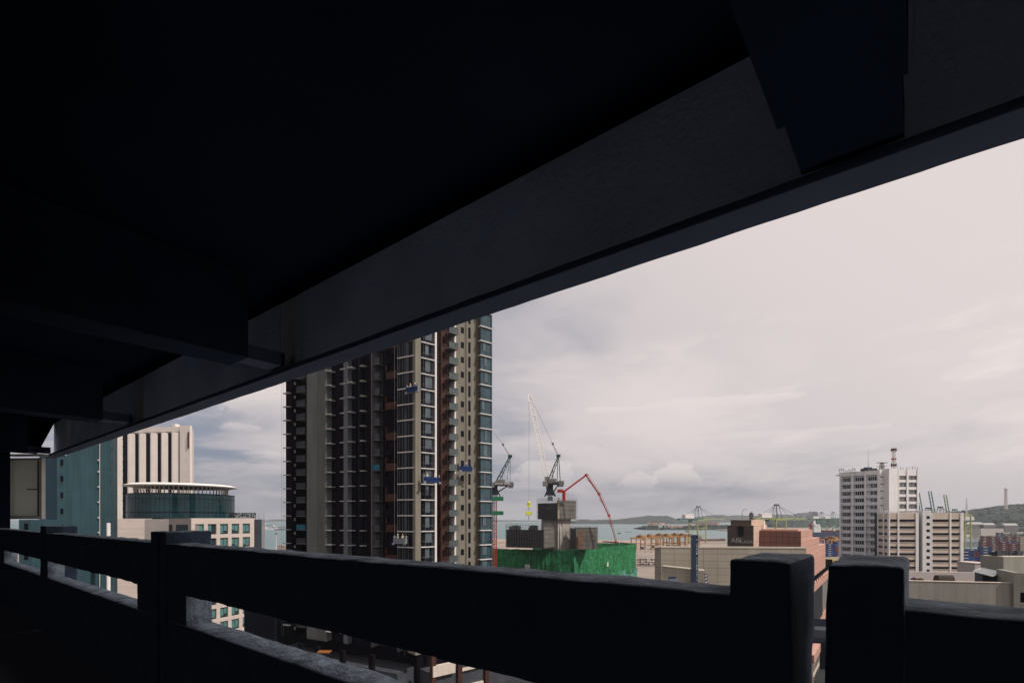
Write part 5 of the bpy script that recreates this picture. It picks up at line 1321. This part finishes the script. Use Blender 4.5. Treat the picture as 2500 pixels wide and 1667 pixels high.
# ================================================================ PORT
mt['stsy'] = mat('quay_crane_yellow', (.27,.28,.10), .6, .1, .3); mt['stsg'] = mat('quay_crane_green', (.04,.14,.10), .6, .1, .3)
mt['stsb'] = mat('quay_crane_teal', (.06,.14,.15), .6, .1, .3); mt['yardy'] = mat('yard_crane_orange', (.27,.14,.05), .7, .35, .15)
def sts(loc, rz, m, m2, label, up=False, sc=1.0, gr='quay cranes in the port'):
    t = thing('quay_crane', label, 'quay crane', loc, rz, gr); t.scale = (sc,)*3
    hb = 44
    mb = MB()
    for y in (-11, 11):
        mb.bar((-11,y,0),(-11,y,hb),1.5,1.5); mb.bar((11,y,0),(11,y,hb),1.5,1.5)
        mb.bar((-11,y,13),(11,y,13),1.1,1.5); mb.bar((-11,y,hb),(11,y,hb),1.2,1.8); mb.bar((-11,y,28),(11,y,28),.8,1.0) if y < 0 else None
        mb.bar((-11,y,14),(9,y,31),.7,.7); mb.bar((11,y,32),(11,y,32.1),1,1)
    for x in (-11, 11):
        mb.bar((x,-11,13),(x,11,13),1.1,1.4); mb.bar((x,-11,hb),(x,11,hb),1.1,1.6); mb.tube((x,-11,0),(x,0,13),.3,4)
        mb.box(x-1,x+1,-13,-8,-.0,2); mb.box(x-1,x+1,8,13,0,2)
    mb.build('portal_legs', m, t)
    mb = MB()
    for y in (-3, 3): mb.bar((-50,y,hb+2),(13,y,hb+2),.9,2.4)
    for k in range(9): mb.bar((-50+k*7.5,-3,hb+2),(-50+k*7.5,3,hb+2),.5,.9)
    mb.box(-50,-46,-4,4,hb,hb+2.2)
    for k in range(10): mb.tube((-50+k*6,-4,hb+3),(-50+k*6,-4,hb+4.2),.12,3)
    mb.build('girder', m2, t)
    mb = MB(); ax, az = 1.5, hb+26
    for y in (-5, 5):
        mb.tube((-4,y,hb+2),(ax-2,y*.4,az),.45,5); mb.tube((10,y,hb+2),(ax+2.5,y*.4,az),.45,5); mb.tube((-12,y,hb+2),(ax-2,y*.4,az),.28,4)
    mb.box(ax-3.4,ax-.4,-2.5,2.5,az-1,az+1.4); mb.box(ax+1.2,ax+4.2,-2.5,2.5,az-1,az+1.4); mb.bar((ax-3,0,az-.5),(ax+4,0,az-.5),.8,.8)
    mb.build('apex_frame', m2 if m2 is not m else mt['dgrey'], t)
    mb = MB()
    if up:
        ca, sa = math.cos(R(80)), math.sin(R(80)); B = lambda s_, y: (13+s_*ca, y, hb+2+s_*sa)
    else: B = lambda s_, y: (13+s_, y, hb+2)
    for y in (-3.2, 3.2): mb.bar(B(0,y), B(56,y), 1.1, 2.0) if not up else mb.tube(B(0,y), B(56,y), .95, 4)
    for k in range(9): mb.tube(B(k*7,-3.2), B(k*7,3.2), .45, 4)
    mb.build('boom', m, t)
    mb = MB(); top = (ax+2, 0, az)
    for s_ in (26, 50):
        for y in (-3,3):
            if not up: mb.tube(top, B(s_,y), .18, 3)
            else: mb.tube(top, B(s_*.35,y), .18, 3)
    for x in (-46,-28): mb.tube((ax-1,0,az), (x,-2,hb+3), .16, 3); mb.tube((ax-1,0,az), (x,2,hb+3), .16, 3)
    mb.build('stay', mt['dgrey'], t)
    mb = MB(); mb.box(-36,-13,-4.4,4.4,hb+3.4,hb+10.2); mb.xprism([(-4.8,hb+10.2),(4.8,hb+10.2),(0,hb+11.2)],-36.4,-12.6); mb.build('machinery_house', mt['white2'], t)
    mb = MB(); mb.box(-22,-17,-2.5,2.5,hb-4,hb); mb.bar((-19,-2,hb-4),(-19,-2,hb-11),.2,.2); mb.bar((-20,2,hb-4),(-20,2,hb-11),.2,.2); mb.box(-22,-16,-1.5,1.5,hb-12.2,hb-11); mb.build('trolley', mt['dgrey'], t)
    return t
q = G(1703, 985, 3); sts(tuple(q), R(26), mt['stsy'], mt['stsb'], 'yellow-green quay crane with lowered boom behind the navy pylon', sc=.98)
q = G(1894, 905, 3); sts(tuple(q), R(20), mt['stsy'], mt['stsy'], 'yellow quay crane with a white machinery house behind the pink building', sc=1.0)
q = G(2005, 1760, 3); sts(tuple(q), R(12), mt['stsg'], mt['stsg'], 'left one of the two distant dark green quay cranes', sc=.95)
q = G(2033, 1760, 3); sts(tuple(q), R(12), mt['stsg'], mt['stsg'], 'right one of the two distant dark green quay cranes, against the white tower', sc=.95)
q = G(2268, 1010, 3); sts(tuple(q), R(180), mt['stsb'], mt['stsb'], 'quay crane with raised teal boom nearest the white tower', up=True, sc=.95)
q = G(2298, 985, 3); sts(tuple(q), R(180), mt['stsb'], mt['stsb'], 'middle quay crane with a raised teal boom behind the cream building', up=True, sc=.97)
mt['yboom'] = mat('green_boom', (.13,.20,.05), .6, .1, .3)
q = G(2333, 985, 3); sts(tuple(q), R(180), mt['yboom'], mt['stsb'], 'rightmost quay crane with a raised yellow-green boom', up=True, sc=.90)
# yard cranes
def yard(loc, rz, label, sc=1.0):
    t = thing('yard_crane', label, 'yard crane', loc, rz, 'yellow yard cranes'); t.scale = (sc,)*3
    mb = MB()
    for x in (-12, 12):
        for y in (-6, 6): mb.bar((x,y,0),(x,y,19),1.1,1.1); mb.box(x-.8,x+.8,y-2,y+2,0,1.4)
        mb.bar((x,-6,10),(x,6,10),.6,.8); mb.bar((x,-6,1.6),(x,6,1.6),.9,.9)
    mb.build('portal_legs', mt['yardy'], t)
    mb = MB()
    for y in (-6,6): mb.bar((-13.5,y,20),(13.5,y,20),1.2,2.0)
    for k in range(8): mb.tube((-12+k*3.4,-6,21.3),(-12+k*3.4,-6,22.3),.1,3)
    mb.build('top_girder', mt['yardy'], t)
    mb = MB(); mb.box(-4,3,-6.5,6.5,21,23.2); mb.box(-3,1,-3,3,23.2,24.4); mb.box(3,5,-2,2,17,19.4); mb.build('trolley', mt['yardy'], t)
    mb = MB(); mb.box(-13.4,-12.6,-4,4,3,7); mb.box(-6,-4.4,-6.8,-2,21.2,23); mb.build('electrical_house', mt['greyc'], t)
    return t
ords = ['first','second','third','fourth','fifth','sixth','seventh']
for k, (x, d, rz) in enumerate(((1566,690,20),(1588,720,15),(1612,760,24),(1630,740,18),(1650,770,22),(1668,760,15),(1684,735,20))):
    yard(tuple(G(x,d,3)), R(rz), ords[k]+' orange yard crane from the left above the beige hall', 1.0)
for k, (x, d) in enumerate(((2030,640),)): yard(tuple(G(x,d,3)), R(30), 'single orange yard crane over the containers beside the white tower', 1.0)
# pale steel lattice racks on the ground left of the hall
mt['pale'] = mat('pale_steel', (.55,.48,.44), .7, .1, .5)
q = G(1553,500,3); t = thing('steel_racks', 'pale steel lattice racking on the ground between the netting and the beige hall', 'racks', tuple(q))
mb = MB(); 
for i in range(9):
    for j in range(4):
        x, y = i*2.8, j*5; mb.tube((x,y,0),(x,y,14.5+((i*3+j) % 3)*.6),.16,4)
for lv in range(7):
    for j in range(4): mb.tube((0,j*5,lv*2.3+.8),(22.4,j*5,lv*2.3+.8),.14,4)
    for i in range(9): mb.tube((i*2.8,0,lv*2.3+.8),(i*2.8,15,lv*2.3+.8),.12,4)
mb.build('frame', mt['pale'], t)
rr = random.Random(6)
for i in range(8):
    for lv in range(3):
        if rr.random() < .7: MB().box(i*2.8+.3, i*2.8+2.3, .3, 3, lv*2.3+1, lv*2.3+1+rr.uniform(.6,1.7)).build('stored_material', mt['brown'], t)
# high lamp masts
def lampmast(x, d, ytop, label):
    q = G(x, d, 3); h = P(x, ytop, d).z-3
    t = thing('lamp_mast', label, 'lamp mast', tuple(q), 0, 'high lamp masts in the port')
    MB().tube((0,0,0),(0,0,h),.55,6,r2=.28).build('mast', mt['pale'], t)
    mb = MB(); mb.lathe([(0,h-.2),(2.2,h-.1),(2.2,h+.5),(0,h+.7)], 10)
    for k in range(6): mb.box(math.cos(k)*2-.4, math.cos(k)*2+.4, math.sin(k)*2-.4, math.sin(k)*2+.4, h-.9, h-.1)
    mb.build('lamp_ring', mt['greyc'], t)
lampmast(1578, 640, 1288, 'tall thin lamp mast rising over the sea left of the beige hall')
lampmast(1677.5, 660, 1296, 'tall lamp mast just left of the navy pylon')
lampmast(674.5, 680, 1302, 'thin lamp mast on the shore left of the apartment tower')
lampmast(2012.5, 520, 1312, 'lamp mast right of the pink building among the containers')
lampmast(1512, 700, 1301, 'lamp mast on the shore behind the green netting')
# containers
ccol = {'maroon': (.085,.022,.030), 'navy': (.012,.030,.10), 'red': (.26,.05,.035), 'green': (.05,.16,.11), 'white': (.45,.44,.42), 'orange': (.36,.15,.05), 'blue': (.02,.06,.20), 'brown': (.10,.05,.035), 'yellow': (.42,.36,.12)}
for k, v in ccol.items(): mt['c_'+k] = mat('container_'+k, v, .7, .15, .5)
protoc = {}
def container(col, loc, rz, label, gr):
    if col not in protoc:
        t = thing('shipping_container', label, 'container', loc, rz, gr)
        mb = MB(); mb.box(-6,6,-1.15,1.15,.05,2.5)
        for k in range(20): mb.box(-5.7+k*.58, -5.45+k*.58, -1.20, -1.15, .2, 2.35)
        for x in (-6,5.85):
            for y in (-1.22,1.07): mb.box(x,x+.15,y,y+.15,0,2.58)
        mb.build('body', mt['c_'+col], t)
        mb = MB(); mb.box(-2.2,1.6,-1.225,-1.205,1.4,1.95)
        mb.build('painted_mark', mt['c_white'] if col != 'white' else mt['c_navy'], t)
        mb = MB(); mb.box(6.0,6.04,-1.1,1.1,.1,2.45); mb.build('door', mt['c_'+col], t)
        protoc[col] = t; return t
    t = dup(protoc[col], loc, rz, label); t['group'] = gr; return t
def stack(x, d, n, tiers, cols, rz, where, gr, rows=1, gap=12.4):
    rr = random.Random(int(x*7+d)); q = G(x, d, 3.02); a = rz
    tw = ['bottom','second','third','fourth','fifth','sixth','seventh','top']
    for i in range(n):
        for k in range(tiers[i % len(tiers)]):
            col = rr.choice(cols); o = Vector((math.cos(a)*i*gap, math.sin(a)*i*gap, k*2.6))
            container(col, tuple(q+o), a, '%s container, %s tier, %s column of the %s' % (col, tw[k], ords[i] if i < 7 else 'last', where), gr)
stack(2002, 620, 3, [7,6,7], ['navy','blue','navy','maroon'], R(8), 'near navy stack beside the white tower', 'containers between pink building and white tower')
stack(2000, 720, 4, [8,8,8], ['maroon','red','navy','maroon'], R(8), 'red stack behind, beside the white tower', 'containers between pink building and white tower')
stack(2002, 560, 2, [1,1], ['yellow','red','green'], R(8), 'short row below the navy containers', 'containers between pink building and white tower')
stack(2357, 448, 1, [7], ['navy','blue','navy'], R(-6), 'blue stack right of the cream office', 'containers right of the cream office')
stack(2372, 520, 2, [6,7], ['navy','navy','maroon'], R(-6), 'blue and maroon stack behind', 'containers right of the cream office')
stack(2402, 690, 5, [6,5,6,5,6], ['maroon','maroon','brown','maroon'], R(-4), 'front maroon wall of containers', 'containers right of the cream office')
stack(2396, 610, 5, [2,3,2,1,5], ['maroon','brown','orange','white'], R(-4), 'low broken row before the maroon wall', 'containers right of the cream office')
stack(2404, 830, 6, [7,7,6,7,7,6], ['maroon','maroon','brown','navy'], R(-4), 'second maroon wall of containers', 'containers right of the cream office')
stack(2440, 1020, 5, [7,7,6,7,7], ['green','white','navy','maroon'], R(-4), 'far mixed stack under the hill', 'containers right of the cream office')
# warehouse, sheds, ship at the right
def house(x, d, w, dep, y_top, m, label, cat, name='warehouse', roofm=None, base=3, pitched=True, rz=0, gr=None, win=0):
    q = G(x, d, base); h = P(x, y_top, d).z-base
    t = thing(name, label, cat, tuple(q), rz, gr)
    hb = h*.82 if pitched else h
    MB().box(-w/2,w/2,-dep/2,dep/2,0,hb).build('wall', m, t)
    if pitched: MB().xprism([(-dep/2-.4,hb),(dep/2+.4,hb),(0,h)], -w/2-.4, w/2+.4).build('roof', roofm or mt['roofred'], t)
    else: MB().box(-w/2-.3,w/2+.3,-dep/2-.3,dep/2+.3,h,h+.6).build('roof', roofm or mt['greyc'], t)
    if win:
        mb = MB(); nf = max(1,int(hb/3.4))
        for k in range(nf): mb.box(-w/2+1,w/2-1,-dep/2-.06,-dep/2,k*3.4+1,k*3.4+2.3)
        mb.build('window_band', mt['win'], t)
    return t
mt['roofred'] = mat('red_roof', (.27,.12,.09), .8, .15, .5); mt['roofgrey'] = mat('grey_roof', (.30,.29,.29), .8, .15, .5)
house(2411, 1200, 46, 30, 1288.5, mt['cream'], 'beige warehouse above the maroon container wall', 'warehouse', pitched=False, rz=R(-10), roofm=mt['dgrey'])
for k, (x, d, w, y, lab) in enumerate(((2372,1500,56,1274,'white shed roof nearest the yellow crane leg'),(2405,1500,46,1276,'white roofed shed in the middle under the wooded hill'),(2463,1450,38,1277,'pale shed near the right edge under the hill')  )):
    house(x, d, w, 16, y, mt['greyc'], lab, 'shed', name='shed', roofm=mt['roofgrey'], gr='sheds under the wooded hill')
def ship(x, d, L, hh, rz, hull, sup, label, gr=None, boxes=0):
    t = thing('cargo_ship', label, 'ship', tuple(G(x,d,0)), rz, gr)
    w = L*.13; mb = MB(); pl_ = [(-L/2,-w*.35),(-L/2+L*.04,-w/2),(L*.36,-w/2),(L/2,0),(L*.36,w/2),(-L/2+L*.04,w/2),(-L/2,w*.35)]
    mb.prism(pl_, -.3, hh); mb.prism([(L*.34,-w*.42),(L*.5,0),(L*.34,w*.42)], hh, hh*1.25); mb.build('hull', hull, t)
    mb = MB(); s_ = hh
    mb.box(-L*.44,-L*.33,-w*.42,w*.42,hh,hh+s_*1.2); mb.box(-L*.43,-L*.35,-w*.46,w*.46,hh+s_*1.2,hh+s_*1.6); mb.box(-L*.41,-L*.38,-1,1,hh+s_*1.6,hh+s_*2.3); mb.build('superstructure', sup, t)
    MB().box(-L*.46,-L*.445,-w*.15,w*.15,hh,hh+s_*1.7).build('funnel', mt['cred'], t)
    mb = MB()
    for k in range(3): xx = -L*.2+k*L*.2; mb.tube((xx,0,hh),(xx,0,hh+s_*1.3),L*.006,5); mb.tube((xx,0,hh+s_*.4),(xx+L*.12,0,hh+s_*1.2),L*.004,4)
    mb.build('derrick', mt['pale'], t)
    if boxes:
        mb = MB(); rr = random.Random(int(x))
        for k in range(boxes): xx = -L*.3+k*(L*.62/boxes); mb.box(xx, xx+L*.62/boxes*.92, -w*.4, w*.4, hh, hh+rr.choice((2.6,5.2,5.2)))
        mb.build('deck_cargo', mt['c_maroon'], t)
    return t
mt['hullnavy'] = mat('hull_navy', (.02,.03,.07), .6, .1, .2); mt['hullgrey'] = mat('hull_grey', (.13,.15,.17), .6, .1, .2); mt['hullbrown'] = mat('hull_brown', (.12,.06,.05), .7, .2, .2)
ship(2050, 1340, 175, 13, R(4), mt['hullnavy'], mt['white2'], 'dark navy cargo ship with a white bridge moored left of the white tower', boxes=7)
ship(1735, 1120, 70, 4, R(8), mt['hullbrown'], mt['hullgrey'], 'dark brown barge moored behind the yellow-green quay crane')
ship(2372, 900, 60, 9, R(12), mt['hullgrey'], mt['cream'], 'moored ship with a cluttered cream bridge right of the cream office')
for i, (x, d, L, col, lab) in enumerate(((655,3300,60,'hullgrey','small dark boat nearest the grid office on the left strait'),(662,2250,58,'white2','white ferry in the left strait between the office and the tower'),
    (651,2400,32,'hullgrey','tiny dark boat left of the white ferry'),(681,2600,70,'hullgrey','grey boat in the left strait right of the ferry'),(689,2150,60,'hullnavy','blue-hulled supply ship close against the apartment tower'),
    (672,1950,9,'hullgrey','very small launch on the left strait'),(1250,2900,70,'hullgrey','faint grey barge at the horizon right of the tower crane mast'),(1510,2000,16,'hullgrey','small launch on the sea right of the placing boom'),(1535,1800,22,'hullgrey','small dark boat on the sea above the netting'))):
    ship(x, d, L, L*.07, R(10*((i*7) % 5)-15), mt[col], mt['white2'], lab, 'vessels on the strait')
# breakwater / jetty line on the near shore
q = [(1475,990),(1500,960),(1545,900)]
mb = MB(); 
for (a, da), (b, db) in zip(q, q[1:]): mb.bar(G(a,da,4.2), G(b,db,4.2), 9, 2.4)
for k in range(14): p = G(1475,990,0).lerp(G(1545,900,0), k/13); mb.tube((p.x,p.y,-1),(p.x,p.y,4),.9,5)
o = mb.build('jetty', mt['dgrey']); tag(o, 'dark jetty on piles along the shore behind the green netting', 'jetty')
# houses on the islet and the far shore
mt['hpink'] = mat('house_pink', (.45,.33,.29), .8, .1, .2); mt['hwhite'] = mat('house_white', (.55,.53,.50), .8, .1, .2)
rr = random.Random(31)
def isl(kind, x, d, w, dep, ytop, lab, m, pitched=True): house(x, d, w, dep, ytop, m, lab, 'house' if pitched else 'apartment block', name='house' if pitched else 'apartment_block', base=5, pitched=pitched, rz=R(rr.uniform(-20,20)), gr='buildings on the wooded islet', win=1)
for k, x in enumerate((1585,1593,1602,1610,1618)): isl(0, x, 2260, 14, 14, 1275+rr.random()*1.5, ords[k]+' pale block from the left end of the wooded islet', mt['hpink'] if k % 2 else mt['hwhite'], k % 2 == 0)
isl(0, 1612, 2180, 16, 12, 1277, 'broad white block in front of the islet blocks', mt['hwhite'], False)
isl(0, 1624, 2190, 8, 8, 1278, 'small white house alone right of the islet blocks', mt['hwhite'])
for k, x in enumerate((1634,1641,1652,1660,1671,1684,1693)): isl(0, x, 2190+rr.uniform(-20,50), rr.uniform(14,26), 10, 1281.5+rr.random()*2, ords[k]+' red-roofed house in the middle stretch of the islet', mt['hpink'])
for k, x in enumerate((1706,1717,1729,1740,1751)): isl(0, x, 2300, 17, 12, 1273.5+rr.random()*1.5, ords[k]+' apartment block of the right group on the islet', mt['hpink'], False)
for k in range(6):
    x = (1894,1912,1930,1944,1962,1980)[k]; house(x, 2800, 30, 16, 1275+(k*5 % 4), mt['hwhite'], ords[k]+' pale building on the far green shore between the yellow crane and the white tower', 'building', name='shore_building', base=8, pitched=bool(k % 2), gr='buildings on the far shore')
for k, (x, y, w) in enumerate(((1948,1254,60),(1955,1252,50),(1966,1251,50),(1971,1256,70),(1980,1252,60),(1984,1248.5,60),(1989,1250,50))):
    house(x, 5400, w, 50, y, mt['greyc'], ords[k]+' hazy tower block from the left on the skyline beyond the cranes', 'tower block', name='skyline_tower', base=0, pitched=False, gr='hazy tower blocks on the skyline', win=0)
# masts on and near the hill
q = P(2456, 1238, 2050); t = thing('telecom_tower', 'tall banded telecom tower standing on the wooded hill', 'telecom tower', (q.x,q.y,q.z-8)); hm = P(0,1191,2050).z-q.z+8
mb = MB(); mb.truss((0,0,0),(0,0,hm),7,9,.7,w2=4.5,rc=1.0); mb.build('lattice', mt['pale'], t)
mb = MB()
for k in range(6): z = hm*(.35+.1*k); mb.lathe([(0,z),(4.6,z),(4.6,z+2.2),(0,z+2.2)], 8)
mb.lathe([(0,hm-7),(6.5,hm-6),(6.8,hm-2),(5,hm),(0,hm)], 10); mb.build('dish_ring', mt['white2'], t)
q = P(2360, 1250, 1500); t = thing('pylon_mast', 'faint pale lattice mast left of the wooded hill', 'mast', (q.x,q.y,3)); hm = P(0,1215,1500).z-3
mb = MB(); mb.truss((0,0,0),(0,0,hm*.8),7,12,.3,w2=2.4,rc=.45); mb.truss((0,0,hm*.8),(0,0,hm),2.4,4,.25,w2=.6); mb.build('lattice', mt['pale'], t)
q = G(2357,720,3); t = thing('crane_leg_frame', 'yellow-green portal frame of a yard crane beside the cream office', 'crane', tuple(q), R(10))
mb = MB(); hh = P(0,1256,720).z-3
for x in (-9,9): mb.bar((x,0,0),(x,0,hh),1.3,1.3); mb.bar((x,8,0),(x,8,hh),1.1,1.1)
mb.build('leg', mt['stsy'], t); mb = MB(); mb.bar((-10,0,hh),(10,0,hh),1.4,1.8); mb.bar((-10,8,hh),(10,8,hh),1.2,1.6); mb.bar((-9,0,hh*.55),(9,0,hh*.55),.9,1); mb.bar((-9,0,hh*.35),(9,0,hh*.8),.7,.7); mb.build('crossbeam', mt['stsy'], t)
# yellow machines on the left shore
for k, (x, d) in enumerate(((684,745),(690,735),(694,725))):
    yard(tuple(G(x,d,3)), R(-20), ('left','middle','right')[k]+' small yellow machine on the left shore against the apartment tower', .30)
# haze ---------------------------------------------------------------------------------
hm_ = bpy.data.materials.new('haze'); hm_.use_nodes = True; t_ = hm_.node_tree; t_.nodes.clear()
vo = t_.nodes.new('ShaderNodeVolumePrincipled'); vo.inputs['Color'].default_value = (.80,.84,.90,1); vo.inputs['Density'].default_value = HAZE; vo.inputs['Anisotropy'].default_value = .2
mo = t_.nodes.new('ShaderNodeOutputMaterial'); t_.links.new(vo.outputs[0], mo.inputs['Volume'])
hb = MB().box(-14500, 14500, -400, 15500, -1.9, 165).build('haze', hm_); tag(hb, kind='stuff')
hb.visible_shadow = True
